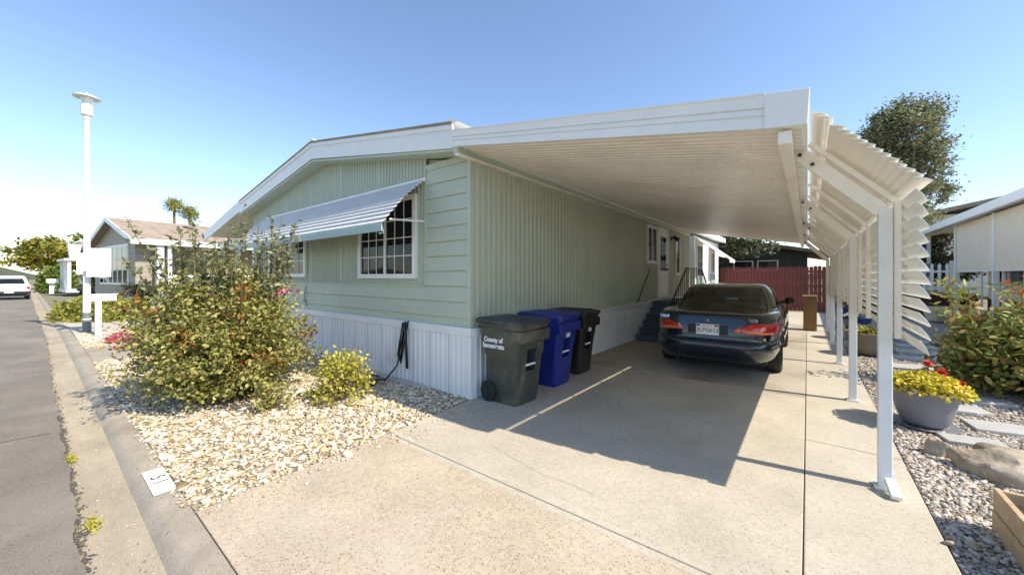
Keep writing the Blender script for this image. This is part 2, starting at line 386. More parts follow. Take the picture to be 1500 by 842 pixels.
def tree(name, label, loc, height, crown, leafmat, n_limb=40, leaf=.25, per=140, spread=.55, trunk_r=.18, group=None, cat='tree', fork=.3, barkmat=None, aspect=.45):
    """crown: list of ellipsoids (cx,cy,cz,rx,ry,rz) in local metres"""
    t = thing(name, label, cat, loc, 0, group)
    tr = MB(); top = np.array([crown[0][0] * .5, crown[0][1] * .5, height * fork])
    tr.tube([(0, 0, -.1), (0.03 * height * .3, 0, height * fork * .5), tuple(top)], [trunk_r * 1.25, trunk_r, trunk_r * .8], 9)
    P = []
    vol = np.array([c[3] * c[4] * c[5] for c in crown]); pr_ = vol / vol.sum()
    for k in range(n_limb):
        c = crown[rng.choice(len(crown), p=pr_)]
        d = rng.normal(size=3); d /= np.linalg.norm(d); rr = rng.uniform(.35, 1.) ** .6
        e = np.array(c[:3]) + d * np.array(c[3:]) * rr
        mid = (top + e) / 2 + np.array([0, 0, .1 * height]) * rng.uniform(-.2, .8) + rng.normal(size=3) * .03 * height
        q = bezier(top * rng.uniform(.75, 1.), mid, e, 6)
        tr.tube(q, list(np.linspace(trunk_r * .26, trunk_r * .04, 6)), 5, False)
        sp = spread * rng.uniform(.6, 1.25); m = int(per * rng.uniform(.6, 1.3))
        g = rng.normal(size=(m, 3)) * np.array([1, 1, .62]) * sp * .55 + e
        P.append(g); P.append(q[rng.integers(3, 6, m // 4)] + rng.normal(size=(m // 4, 3)) * sp * .3)
    tr.build('trunk', barkmat or m_bark, t, True)
    leaves('crown', np.concatenate(P), leaf, leafmat, t, aspect=aspect)
    return t

def shrub(name, label, loc, rx, ry, h, leafmat, n_br=90, per=36, leaf=.05, cat='shrub', rz=0, lean=0., aspect=.55, group=None, low=.05, open_=.0, stem_r=.008, stem_mat=None, jit=.06, inner=.35):
    t = thing(name, label, cat, loc, rz, group); st = MB(); P = []
    for k in range(n_br):
        a = rng.uniform(0, 6.283); el = math.asin(rng.uniform(low, 1.)); rr = rng.uniform(.72, 1.06)
        e = np.array([math.cos(a) * math.cos(el) * rx, math.sin(a) * math.cos(el) * ry, max(.04, math.sin(el) * h)]) * rr
        b0 = np.array([math.cos(a) * rx * .1, math.sin(a) * ry * .1, 0]) * rng.uniform(0, 1)
        mid = (b0 + e) / 2 + np.array([0, 0, h * .18])
        q = bezier(b0, mid, e, 7); st.tube(q, list(np.linspace(stem_r, stem_r * .3, 7)), 4, False)
        tt = rng.uniform(inner, 1., per) ** .7 * 6; i = np.minimum(tt.astype(int), 5); fr = (tt - i)[:, None]
        P.append(q[i] * (1 - fr) + q[i + 1] * fr + rng.normal(size=(per, 3)) * jit)
    st.build('stem', stem_mat or m_stem, t, True)
    P = np.concatenate(P); P = P[P[:, 2] > .015]
    leaves('foliage', P, leaf, leafmat, t, aspect=aspect)
    return t

# ------------------------------------------------------------------ the setting: ground, road, kerb, drive
def struct(o): o['kind'] = 'structure'; return o
def shift(x): return -.010 * max(0, -x - 14)
g = MB(); N = 24
g.add([(-600, -600, -.16), (600, -600, -.16), (600, 600, -.16), (-600, 600, -.16)], [(0, 1, 2, 3)])
struct(g.build('ground', m_dirt))
xs = list(np.linspace(12, -14, 300)) + list(np.linspace(-16, -200, 40))
def strip(name, y0z, mat, wob=None, bevel=0):
    """ribbon along the street; y0z = list of (y, z)"""
    b = MB(); P = []
    for x in xs:
        row = []
        for k, (y, z) in enumerate(y0z):
            yy = y + shift(x)
            if wob and k in wob: yy += .008 * math.sin(x * 2.3) + .006 * math.sin(x * 7.7 + 1) + random.uniform(-.011, .011)
            row.append((x, yy, z))
        P.append(row)
    b.grid(P); return struct(b.build(name, mat, None, True))
strip('road', [(-7.2, -.075), (-3.5, -.02), (.17, -.066)], m_asph, wob=(2,))
strip('gutter', [(.10, -.085), (.30, -.078), (.45, -.062)], m_gutter)
# kerb in cast sections with joints
kb = bpy.data.objects.new('kerb', None); COL.objects.link(kb); kb['kind'] = 'structure'
prof = [(.45, -.12), (.45, -.06), (.475, -.035), (.515, -.004), (.54, 0), (.655, .004), (.655, -.12)]
edges = [9, 6, 3, .2, -2.45, -5.45, -8.45, -11.45, -14.45, -17.5, -20.5, -24, -28, -33, -40, -50, -70, -110]
for i in range(len(edges) - 1):
    b = MB(); a_, b_ = edges[i], edges[i + 1]; s0, s1 = shift(a_), shift(b_)
    n = len(prof); v = [(a_ - .006, y + s0, z) for y, z in prof] + [(b_ + .006, y + s1, z) for y, z in prof]
    b.add(v, [tuple(range(n)), tuple(range(2 * n - 1, n - 1, -1))] + [(k, (k + 1) % n, n + (k + 1) % n, n + k) for k in range(n)])
    b.build('kerb_section', m_kerb, kb, 40)
# painted house number on the kerb top
np_ = MB(); np_.add([(-4.17, .523, .0062), (-3.66, .523, .0062), (-3.66, .651, .0085), (-4.17, .651, .0085)], [(0, 1, 2, 3)])
plate = np_.build('painted_number_panel', m_decal, kb)
text('5 1', .125, m_dark, plate, (-3.93, .588, .0085), (1, 0, 0), (0, 1, 0.01), depth=.0008, name='number')

dr = bpy.data.objects.new('driveway', None); COL.objects.link(dr); dr['kind'] = 'structure'
def slab(poly, mat, z=0., gap=.0035):
    b = MB(); p = np.array(poly, float); c = p.mean(0); q = p - np.sign(p - c) * gap
    b.prism([tuple(k) for k in q], -.12, z, 'z'); return b.build('slab', mat, dr, bevel=.006)
XE = .645
fb = MB(); fb.prism([(-3.21, .67), (XE - .04, .67), (XE - .005, 20.9), (-3.46, 20.9), (-3.46, 3.45), (-3.39, 3.43)], -.125, -.012, 'z'); fb.build('joint_filler', m_crack, dr)
slab([(-3.22, .66), (-.02, .66), (-.02, 2.2), (-3.30, 2.2)], m_conc_b, .001)
slab([(-.02, .66), (XE - .03, .66), (XE - .02, 2.2), (-.02, 2.2)], m_conc_d, .002)
slab([(-3.30, 2.2), (-.02, 2.2), (-.02, 6.2), (-3.47, 6.2), (-3.47, 3.44), (-3.40, 3.44)], m_conc, .0)
slab([(-3.47, 6.2), (-.02, 6.2), (-.02, 10.4), (-3.47, 10.4)], m_conc_c, .003)
slab([(-3.47, 10.4), (-.02, 10.4), (-.02, 15.2), (-3.47, 15.2)], m_conc_c, .001)
slab([(-3.47, 15.2), (-.02, 15.2), (-.02, 21), (-3.47, 21)], m_conc, .002)
for k, (a_, b_) in enumerate(((2.2, 4.6), (4.6, 7.2), (7.2, 9.8), (9.8, 12.6), (12.6, 16), (16, 21))):
    slab([(-.02, a_), (XE, a_), (XE, b_), (-.02, b_)], m_conc_d, .002 * (k % 2))
slab([(3.2, .66), (14, .66), (14, 2.0), (3.2, 2.0)], m_conc_b, 0)
# hairline cracks with a width and depth of their own, standing as dark seams
def crack(pts, wd=.004, z=.0042):
    P = []; pts = [Vector(p) for p in pts]
    for i in range(len(pts) - 1):
        for k in range(8):
            q = pts[i].lerp(pts[i + 1], k / 8); P.append(q + Vector((random.uniform(-.012, .012), random.uniform(-.012, .012), 0)))
    P.append(pts[-1]); b = MB(); row = []
    for i, q in enumerate(P):
        t = (P[min(i + 1, len(P) - 1)] - P[max(0, i - 1)]).normalized(); nn = Vector((-t.y, t.x, 0)) * wd * random.uniform(.3, 1)
        row.append([(q.x + nn.x, q.y + nn.y, z), (q.x - nn.x, q.y - nn.y, z)])
    b.grid(row); return b.build('crack', m_crack, dr)
crack([(-2.3, 4.5, 0), (-1.9, 4.6, 0), (-1.75, 4.3, 0)]); crack([(-1.9, 5.0, 0), (-2.1, 5.3, 0)])
crack([(-2.3, 2.62, 0), (-1.7, 2.5, 0), (-1.2, 2.5, 0)], .0012)
mo = MB(); ra_, rb_ = [], []
for k in range(60):
    x = -3.24 + k * 3.2 / 59; ra_.append([(x, 2.207, .0014), (x, 2.25 + .03 * math.sin(x * 3) + random.uniform(0, .035), .0008)]); rb_.append([(x, 2.193, .0022), (x, 2.15 - random.uniform(0, .03), .0018)])
mo.grid(ra_); mo.grid(rb_); mo.build('joint_mortar', m_conc_d, dr)
# cracks across the road
rc = MB()
for (x, y0, y1, d) in ((-2.6, -1.6, .1, .35), (-6.4, -4, .1, .2), (-10.2, -4, .1, -.2), (-16.4, -5, .1, .3), (-23, -5, 0, .2)):
    row = []
    for k in range(25):
        t = k / 24; y = y0 + (y1 - y0) * t; xx = x + d * t + random.uniform(-.02, .02); zz = -.018 - .05 * max(0, (y + 3.5) / 3.67) + .006; wd = .010 * random.uniform(.3, 1)
        row.append([(xx - wd, y, zz), (xx + wd, y, zz)])
    rc.grid(row)
rco = rc.build('road_cracks', m_crack); rco['kind'] = 'stuff'; rco['label'] = 'thin dark cracks across the asphalt road'

x_ = rng.uniform(-26, 4, 5200) ; x_ = np.where(rng.random(5200) < .6, rng.uniform(-7, .5, 5200), x_)
pc = np.column_stack([x_, .165 + rng.normal(0, .022, 5200) + np.array([shift(q) for q in x_]), np.full(5200, -.076)])
stones('asphalt_crumbs', pc, .006, M('asphalt_crumb', (.10, .09, .078), .95, .4, 30), label='dark crumbs of asphalt along the broken road edge')
x_ = rng.uniform(-20, 3, 2600); pc = np.column_stack([x_, rng.uniform(.19, .46, 2600), np.full(2600, -.077)]); pc[:, 2] += np.interp(pc[:, 1], [.3, .45], [0, .016])
stones('grit', pc, .0032, m_stone_r, label='fine grit and sand lying in the concrete gutter')
# beds of loose stone
bedL = [(-3.22, .664), (-3.30, 2.2), (-3.42, 3.45), (-10.6, 3.45), (-10.3, .664)]
bedL2 = [(-12.4, .66), (-12.2, 3.3), (-16.2, 3.2), (-16.0, .66)]
def bed(name, poly, mat, z0=-.12, z1=-.008): b = MB(); b.prism(poly, z0, z1, 'z'); return struct(b.build(name, mat))
bed('gravel_bed', bedL, m_gbase); bed('gravel_bed', bedL2, m_gbase)
bed('path', [(-10.31, .66), (-10.61, 3.4), (-12.19, 3.4), (-12.39, .66)], m_kerb, -.12, .004)
bed('path', [(-16.01, .66), (-16.21, 3.4), (-20.5, 3.6), (-20, .58)], m_conc_d, -.12, .004)
p = scatter_poly(bedL, 34000, .002); p = p[(p[:, 0] > -9.0) | (rng.random(len(p)) < .5)]
stones('gravel', p, .0155, m_stone_l, label='white and tan loose stones covering the bed in front of the green house')
stones('gravel', scatter_poly(bedL2, 7000, .004), .022, m_stone_l, label='white stones round the base of the lamp post')
sp_ = np.concatenate([np.column_stack([-3.25 + np.abs(rng.normal(0, .16, 160)), rng.uniform(.7, 3.3, 160), np.full(160, .008)]), np.column_stack([rng.uniform(-8, -3.2, 120), .655 - np.abs(rng.normal(0, .03, 120)), np.full(120, .01)])])
stones('gravel', sp_, .011, m_stone_l, label='a few loose stones spilled onto the drive and kerb')
bedR = [(XE + .005, .664), (XE + .005, 20.9), (3.9, 20.9), (3.9, 12), (6, 9), (6, 2.0), (3.2, 2.0), (3.2, .664)]
bed('gravel_bed', bedR, m_gbase_r)
p = np.concatenate([scatter_poly([(XE + .01, 2.0), (XE + .01, 6.2), (2.6, 6.2), (2.2, 2.0)], 30000, .002), scatter_poly([(XE + .01, 6.2), (XE + .01, 12), (2.6, 12), (2.6, 6.2)], 14000, .002)])
stones('gravel', p, .0118, m_stone_r, label='grey and tan pebbles along the right side of the driveway')

P = np.concatenate([np.column_stack([rng.uniform(-7.5, -2.6, 150), rng.uniform(.25, .66, 150), np.full(150, .006)]), np.column_stack([rng.uniform(-3.4, .6, 60), rng.uniform(.9, 5, 60), np.full(60, .006)]), np.column_stack([rng.normal(-3.3, .07, 90), rng.uniform(.7, 3.4, 90), np.full(90, .006)])])
P[:, 2] += np.where(P[:, 1] < .47, -.066, 0)
litter = leaves('leaf_litter', P, .012, m_stem, None, up=1.6, aspect=.5); litter['kind'] = 'stuff'; litter['label'] = 'tiny dry leaves scattered on the kerb and drive'
# ------------------------------------------------------------------ the green mobile home
HX, HY, HL, HE = -3.42, 3.48, -11.2, 14.9     # near corner x,y; left end x; far end y
house = thing('mobile_home', 'sage green mobile home with white skirting and a striped window awning', 'house', (HX, HY, 0))
def H(b, name, mat, sm=False, bevel=0, parent=None): return b.build(name, mat, parent or house, sm, bevel, world=True)
b = MB(); b.box(HL + .05, HX - .05, HY + .05, HE - .05, 0, 3.02); H(b, 'wall_core', m_green)
# gable core behind the upper cladding
b = MB(); b.prism([(HL + .05, 3.0), (HX - .05, 3.0), (HX - .05, 3.1), (-7.31, 3.80), (HL + .05, 3.1)], HY + .05, HE - .05, 'y'); H(b, 'gable_core', m_green)
# lap boards: lower three rows in two lengths, and the column right of the windows
zs = [.80, 1.015, 1.225, 1.435]
def lap(x0, x1, z0, z1):
    b = MB(); b.prism([(HY + .02, z0 + .004), (HY - .016, z0 + .004), (HY - .020, z0 + .012), (HY - .004, z1), (HY + .02, z1)], x0 + .002, x1 - .002, 'x'); return H(b, 'siding_board', m_green)
for i in range(3):
    for (x0, x1) in ((-6.7, HX - .01), (HL, -6.7)): lap(x0, x1, zs[i], zs[i + 1])
zc = np.linspace(1.435, 3.07, 9)
for i in range(8): lap(-4.30, HX - .01, zc[i], zc[i + 1])
# ribbed front panels
def ribprof(x0, x1, y, pitch, depth, sgn=-1):
    pts = []; x = x0
    while x < x1 - 1e-6:
        e = min(x + pitch, x1)
        pts += [(x, y), (x + pitch * .62, y), (x + pitch * .70, y + sgn * depth), (x + pitch * .92, y + sgn * depth)] if e - x > pitch * .95 else [(x, y)]
        x = e
    pts.append((x1, y)); return pts
def ribpanel(x0, x1, z0, z1, pitch=.082, depth=.016):
    b = MB(); pr_ = ribprof(x0 + .002, x1 - .002, HY, pitch, depth); n = len(pr_)
    def ztop(x): return z1(x) if callable(z1) else z1
    P = [[(x, y, z0), (x, y, ztop(x))] for x, y in pr_]; b.grid(P)
    Q = [[(x, HY + .03, z0), (x, HY + .03, ztop(x))] for x in (x0 + .002, x1 - .002)]; b.grid(Q)
    return H(b, 'wall_panel', m_green_rib)
gab = lambda x: 3.13 + (3.76 - 3.13) * (1 - abs(x + 7.31) / 3.9)
xp = [-4.31, -5.53, -6.75, -7.97, -9.19, -10.41, HL]
for i in range(6): ribpanel(xp[i + 1], xp[i], 1.44, gab)
b = MB(); b.box(-4.312, HX - .012, HY - .014, HY + .02, 3.073, 3.16); H(b, 'top_trim', m_green)
b = MB(); b.box(HL, -4.31, HY - .026, HY + .0, 1.428, 1.452); H(b, 'drip_trim', m_green)
b = MB(); b.box(-4.318, -4.296, HY - .026, HY, 1.44, 3.12); H(b, 'corner_trim', m_green)
b = MB(); b.box(HX - .045, HX + .014, HY - .024, HY + .045, .84, 3.16); H(b, 'corner_trim', m_green, bevel=.004)
# ribbed side panels
y = HY + .046; k = 0
while y < HE - .05:
    y1 = min(y + 1.21, HE); pr_ = [(q, x) for q, x in ribprof(y + .002, y1 - .002, HX, .11, .014, 1)]
    b = MB(); b.grid([[(x, q, .82), (x, q, 3.09)] for q, x in pr_]); b.grid([[(HX - .03, q, .82), (HX - .03, q, 3.09)] for q in (y, y1)])
    H(b, 'wall_panel', m_green_rib); y = y1
# trim band under the carport
b = MB(); b.box(HX - .03, HX + .035, HY - .27, HE, 3.085, 3.165); H(b, 'wall_band', m_green)
b = MB(); b.box(HX + .0, HX + .055, HY - .27, HE, 3.06, 3.084); H(b, 'wall_band', m_cream)
# skirt
sk = HX + .03; skf = HY - .03
def skirt_front(x0, x1):
    b = MB(); pr_ = ribprof(x0 + .004, x1 - .004, skf, .098, .012); b.grid([[(x, q, .0), (x, q, .80)] for x, q in pr_]); b.grid([[(x, skf + .02, 0), (x, skf + .02, .8)] for x in (x0 + .004, x1 - .004)]); H(b, 'skirt_panel', m_skirt)
x = HX + .02
while x > HL: skirt_front(max(x - .4, HL), x); x -= .4
y = HY - .02
while y < HE:
    y1 = min(y + .4, HE); pr_ = ribprof(y + .004, y1 - .004, sk, .098, .012, 1)
    b = MB(); b.grid([[(x, q, 0), (x, q, .80)] for q, x in pr_]); b.grid([[(sk - .02, q, 0), (sk - .02, q, .8)] for q in (y, y1)]); H(b, 'skirt_panel', m_skirt); y = y1
b = MB(); b.box(HL, HX + .05, skf - .022, HY, .80, .905); H(b, 'skirt_cap', m_skirt, bevel=.006)
b = MB(); b.box(HX, HX + .052, HY + .002, HE, .80, .90); H(b, 'skirt_cap', m_skirt, bevel=.006)
b = MB(); b.box(HX - .03, HX + .046, skf - .018, skf + .04, 0, .798); H(b, 'skirt_corner', m_skirt, bevel=.004)
# roof slabs, soffit, fascia
PX, PZ, EZ = -7.31, 4.07, 3.46; FY = 3.2
b = MB(); b.prism([(HX - .06, EZ - .05), (PX, PZ - .05), (HL + .02, EZ - .05), (HL + .02, EZ - .12), (PX, PZ - .12), (HX - .06, EZ - .12)], FY + .03, HE + .2, 'y'); H(b, 'roof', m_white)
def fascia(x0, z0, x1, z1):
    prf = [(-.30, 0), (-.10, 0), (-.095, .008), (-.075, .008), (-.07, -.012), (0.0, -.012), (0.0, .03), (-.30, .03)]
    b = MB(); n = len(prf); v = [(x0, FY + d, z0 + dz) for dz, d in prf] + [(x1, FY + d, z1 + dz) for dz, d in prf]
    b.add(v, [tuple(range(n)), tuple(range(2 * n - 1, n - 1, -1))] + [(k, (k + 1) % n, n + (k + 1) % n, n + k) for k in range(n)]); H(b, 'fascia', m_white)
    b = MB(); b.bar((x0, FY - .005, z0 + .01), (x1, FY - .005, z1 + .01), .04, .022, (0, 1, 0)); H(b, 'drip_edge', m_shingle)
fascia(PX + .002, PZ, HX - .035, EZ); fascia(HL - .1, EZ, PX - .002, PZ)
for (x0, z0, x1, z1) in ((PX, PZ, HX + .03, EZ), (HL - .1, EZ, PX, PZ)):
    b = MB(); b.bar((x0, FY + .05, z0 - .325), (x1, FY + .05, z1 - .325), .03, .05, (0, 1, 0)); H(b, 'lower_trim', m_trim_green)
    b = MB(); b.add([(x0, FY + .02, z0 - .345), (x1, FY + .02, z1 - .345), (x1, HY + .03, z1 - .345), (x0, HY + .03, z0 - .345), (x0, FY + .02, z0 - .32), (x1, FY + .02, z1 - .32), (x1, HY + .03, z1 - .32), (x0, HY + .03, z0 - .32)],
          [(0, 1, 2, 3), (4, 7, 6, 5), (0, 4, 5, 1), (1, 5, 6, 2), (2, 6, 7, 3), (3, 7, 4, 0)]); H(b, 'soffit', m_green)
# ridge cap ends
for (x, z) in ((PX, PZ), (HX - .1, EZ)):
    b = MB(); b.add([(x - .09, FY + .0, z + .012), (x + .16, FY + .0, z + .005), (x, FY + .0, z + .085), (x - .09, FY + .5, z + .012), (x + .16, FY + .5, z + .005), (x, FY + .5, z + .085)], [(0, 1, 2), (5, 4, 3), (0, 3, 4, 1), (1, 4, 5, 2), (2, 5, 3, 0)]); H(b, 'roof_cap', m_white)
# windows
def window(parent, name, org, ux, w_, h_, nc=(3, 3), nr=4, frame=.07, mullion=True, depth=.05, place=None, fmat=None):
    """org: lower left outer corner on the wall, ux: unit vector along the wall, outward normal = ux x up"""
    ux = Vector(ux); uz = Vector((0, 0, 1)); un = ux.cross(uz); org = Vector(org)
    mt = Matrix((ux, un, uz)).transposed().to_4x4(); mt.translation = org
    fr = MB(); fr.box(0, frame, 0, depth, 0, h_, mt); fr.box(w_ - frame, w_, 0, depth, 0, h_, mt)
    fr.box(frame, w_ - frame, 0, depth, 0, frame, mt); fr.box(frame, w_ - frame, 0, depth, h_ - frame, h_, mt)
    wo = fr.build(name, fmat or m_white, parent, world=True) if parent.type == 'EMPTY' and not parent.parent else fr.build(name, fmat or m_white, parent)
    # sashes
    cols = [(frame, w_ / 2 - .02), (w_ / 2 + .02, w_ - frame)] if mullion else [(frame, w_ - frame)]
    off = parent.location
    def sub(mb, nm, mat):
        mb.v = [tuple(Vector(p) - off) for p in mb.v]; o = mb.build(nm, mat, wo); return o
    if mullion: sub(MB().box(w_ / 2 - .02, w_ / 2 + .02, 0, depth - .006, frame, h_ - frame, mt), 'mullion', fmat or m_white)
    for ci, (a_, c_) in enumerate(cols):
        sub(MB().box(a_, c_, .012, .016 + .003 * ci, frame, h_ - frame, mt), 'pane', m_glass)
        mu = MB(); n_c = nc[ci]
        for k in range(1, n_c): xx = a_ + (c_ - a_) * k / n_c; mu.box(xx - .007, xx + .007, .021, .028, frame, h_ - frame, mt)
        for k in range(1, nr): zz = frame + (h_ - 2 * frame) * k / nr; mu.box(a_, c_, .020, .0275, zz - .007, zz + .007, mt)
        if n_c > 1 or nr > 1: sub(mu, 'muntin', fmat or m_white)
    return wo
window(house, 'window', (-6.06, HY - .012, 1.54), (1, 0, 0), 1.57, 1.24)
window(house, 'window', (-10.06, HY - .012, 1.56), (1, 0, 0), 1.96, 1.20)
window(house, 'window', (HX + .014, 10.13, 1.93), (0, 1, 0), .86, 1.04, (1, 1), 1, .075)
window(house, 'window', (HX + .014, 12.9, 1.62), (0, 1, 0), .5, 1.15, (1, 1), 2, .07, False)
# awning over the front windows
aw = MB(); av = []
AX0, AX1 = -10.25, -4.3
prof_a = []
for k in range(13):
    t = k / 12; prof_a.append((HY - .02 - .70 * t ** .95, 2.955 - .70 * (.78 * t + .22 * t ** 2.2)))
awn = MB(); awn.box(AX0, AX1, HY - .03, HY - .012, 2.93, 2.985); awning = H(awn, 'window_awning', m_alu)
def AW(b, name, mat, bevel=0):
    b.v = [tuple(Vector(p) - Vector(house.location)) for p in b.v]; return b.build(name, mat, awning, bevel=bevel)
for k in range(12):
    (y0, z0), (y1, z1) = prof_a[k], prof_a[k + 1]
    for (xa, xb) in ((-7.25, AX1), (AX0, -7.255)):
        q = lambda t, dz: (y0 + (y1 - y0) * t, z0 + (z1 - z0) * t + dz)
        bb = MB(); bb.prism([q(.0, -.012), q(.968, .024), q(.968, .018), q(.0, -.018)], xa, xb, 'x'); AW(bb, 'slat', m_alu)
        bb = MB(); bb.prism([q(.970, .024), q(1.0, .022), q(1.0, -.016), q(.970, -.014)], xa + .002, xb - .002, 'x'); AW(bb, 'slat_lip', m_alu_grey)
ye, ze = prof_a[-1]
AW(MB().box(AX0, AX1, ye - .012, ye + .002, ze - .10, ze - .012), 'valance', m_trim_green)
rr = MB(); rr.tube([(AX1 - .06, ye + .005, ze - .03), (AX1 - .06, ye + .03, ze - .08), (AX1 - .06, HY - .03, 1.9)], .011, 6); 
AW(MB().tube([(AX1 - .22, HY - .47, 2.36), (AX1 - .02, HY - .01, 2.36)], .014, 6), 'brace', m_white)
AW(MB().tube([(AX1 - .03, ye + .01, ze - .02), (AX1 - .06, ye + .06, ze - .11), (AX1 - .1, ye + .02, ze - .12)], .012, 6), 'brace', m_trim_green)
# door with glazed upper half
b = MB(); b.box(HX + .01, HX + .05, 11.1, 11.19, .93, 3.0); b.box(HX + .01, HX + .05, 12.0, 12.09, .93, 3.0); b.box(HX + .01, HX + .05, 11.19, 12.0, 2.93, 3.0)
H(b, 'door_frame', m_white)
b = MB(); b.box(HX + .012, HX + .036, 11.19, 12.0, .95, 2.93); door = H(b, 'door', m_white)
def sub(b, name, mat, par, sm=False):
    b.v = [tuple(Vector(p) - Vector(house.location)) for p in b.v]; return b.build(name, mat, par, sm)
sub(MB().box(HX + .037, HX + .041, 11.32, 11.86, 1.75, 2.75), 'pane', m_glass, door)
sub(MB().tube([(HX + .036, 11.93, 1.78), (HX + .09, 11.93, 1.78)], .03, 8), 'handle', m_dark, door)
sub(MB().tube([(HX + .036, 11.93, 1.92), (HX + .06, 11.93, 1.92)], .025, 8), 'handle', m_dark, door)
# porch light
b = MB(); b.lathe([(0, 0), (.06, 0), (.06, .02), (0, .02)], 12, (HX + .016, 12.5, 2.78), 'x'); pl = H(b, 'wall_light', m_dark)
for yy in (12.38, 12.64): sub(MB().tube([(HX + .03, 12.5, 2.78), (HX + .14, yy, 2.80), (HX + .26, yy + .02, 2.70)], [.02, .05, .075], 9), 'lamp_head', m_dark if yy < 12.5 else m_globe, pl, True)
H(MB().tube([(HX + .015, 9.45, .93), (HX + .05, 9.45, .95), (HX + .06, 10.3, 1.75), (HX + .015, 10.35, 1.78)], .013, 6), 'grab_rail', m_dark)
H(MB().tube([(-8.1, HY - .03, 1.37), (-8.16, HY - .035, 1.28), (-8.17, HY - .035, 1.1), (-8.1, HY - .03, .97)], .012, 6), 'cable', m_trim_green, True)
# patio roof on the far side of the house
b = MB(); b.prism([(HL - .1, 3.46), (-14.6, 2.86), (-14.6, 2.80), (HL - .1, 3.40)], FY + .04, 12, 'y'); H(b, 'patio_roof', m_pan)
fas = MB(); fas.add([(HL - .1, FY, 3.5), (-14.6, FY, 2.9), (-14.6, FY, 2.64), (HL - .1, FY, 3.22), (HL - .1, FY + .03, 3.5), (-14.6, FY + .03, 2.9), (-14.6, FY + .03, 2.64), (HL - .1, FY + .03, 3.22)], [(0, 1, 2, 3), (7, 6, 5, 4), (0, 4, 5, 1), (1, 5, 6, 2), (2, 6, 7, 3), (3, 7, 4, 0)]); H(fas, 'fascia', m_white)
b = MB(); b.box(-14.4, HL, FY + .35, FY + .47, 2.45, 2.62); H(b, 'patio_beam', m_white)
for x in (-11.5, -12.9, -14.3): H(MB().box(x - .05, x + .05, FY + .36, FY + .46, 0, 2.45), 'patio_post', m_white)

# ------------------------------------------------------------------ carport
cp = thing('carport', 'white metal carport with louvred side over the driveway, fixed to the green house', 'carport', (0, FY, 0))
def C(b, name, mat, sm=False, bevel=0): return b.build(name, mat, cp, sm, bevel, world=True)
X0, Z0, X1, Z1 = HX + .04, 3.175, -.03, 2.59      # underside line, wall to gutter
def zr(x): return Z0 + (Z1 - Z0) * (x - X0) / (X1 - X0)
y = FY + .03
while y < 15.0:
    y1 = min(y + .42, 15.0); pts = []; n = 4; pw = (y1 - y) / n
    for k in range(n):
        a = y + k * pw
        pts += [(a + .001, 0), (a + pw * .50, 0), (a + pw * .62, .028), (a + pw * .88, .028)]
    pts.append((y1 - .001, 0))
    b = MB(); v = []; f = []; m = len(pts)
    for (x, z) in ((X0, zr(X0)), (X1, zr(X1))):
        for dz in (0, .012):
            for (q, h_) in pts: v.append((x, q, z + h_ + dz))
    for i in range(m - 1): f += [(i, i + 1, 2 * m + i + 1, 2 * m + i), (m + i, 3 * m + i, 3 * m + i + 1, m + i + 1), (i, m + i, m + i + 1, i + 1), (2 * m + i, 2 * m + i + 1, 3 * m + i + 1, 3 * m + i)]
    f += [(0, 2 * m, 3 * m, m), (m - 1, 2 * m - 1, 4 * m - 1, 3 * m - 1)]
    b.add(v, f); C(b, 'roof_pan', m_pan); y = y1
# front fascia with two rolled lines
def cfascia(x0, x1, zo=0, yo=0):
    prf = [(-.01, .0), (.085, .0), (.09, .009), (.10, .009), (.105, -.004), (.15, -.004), (.155, .006), (.163, .006), (.168, -.01), (.265, -.016), (.27, -.026), (.285, -.026), (.285, .03), (-.01, .03)]
    b = MB(); n = len(prf); v = [(x0, FY + d + yo, zr(x0) + dz * .66) for dz, d in prf] + [(x1, FY + d + yo, zr(x1) + dz * .82) for dz, d in prf]
    b.add(v, [tuple(range(n)), tuple(range(2 * n - 1, n - 1, -1))] + [(k, (k + 1) % n, n + (k + 1) % n, n + k) for k in range(n)]); return C(b, 'fascia', m_white)
cfascia(HX - .03, -.24)
b = MB(); x0, x1 = -.24, .0
b.add([(x0, FY - .02, zr(x0) - .015), (x1, FY - .02, zr(x1) - .0), (x1 + .012, FY - .03, zr(x1) + .235), (x0, FY - .02, zr(x0) + .235), (x0, FY + .03, zr(x0) - .015), (x1, FY + .03, zr(x1)), (x1 + .012, FY + .03, zr(x1) + .235), (x0, FY + .03, zr(x0) + .235)],
      [(0, 1, 2, 3), (7, 6, 5, 4), (0, 4, 5, 1), (1, 5, 6, 2), (2, 6, 7, 3), (3, 7, 4, 0)]); C(b, 'fascia_end', m_white, bevel=.004)
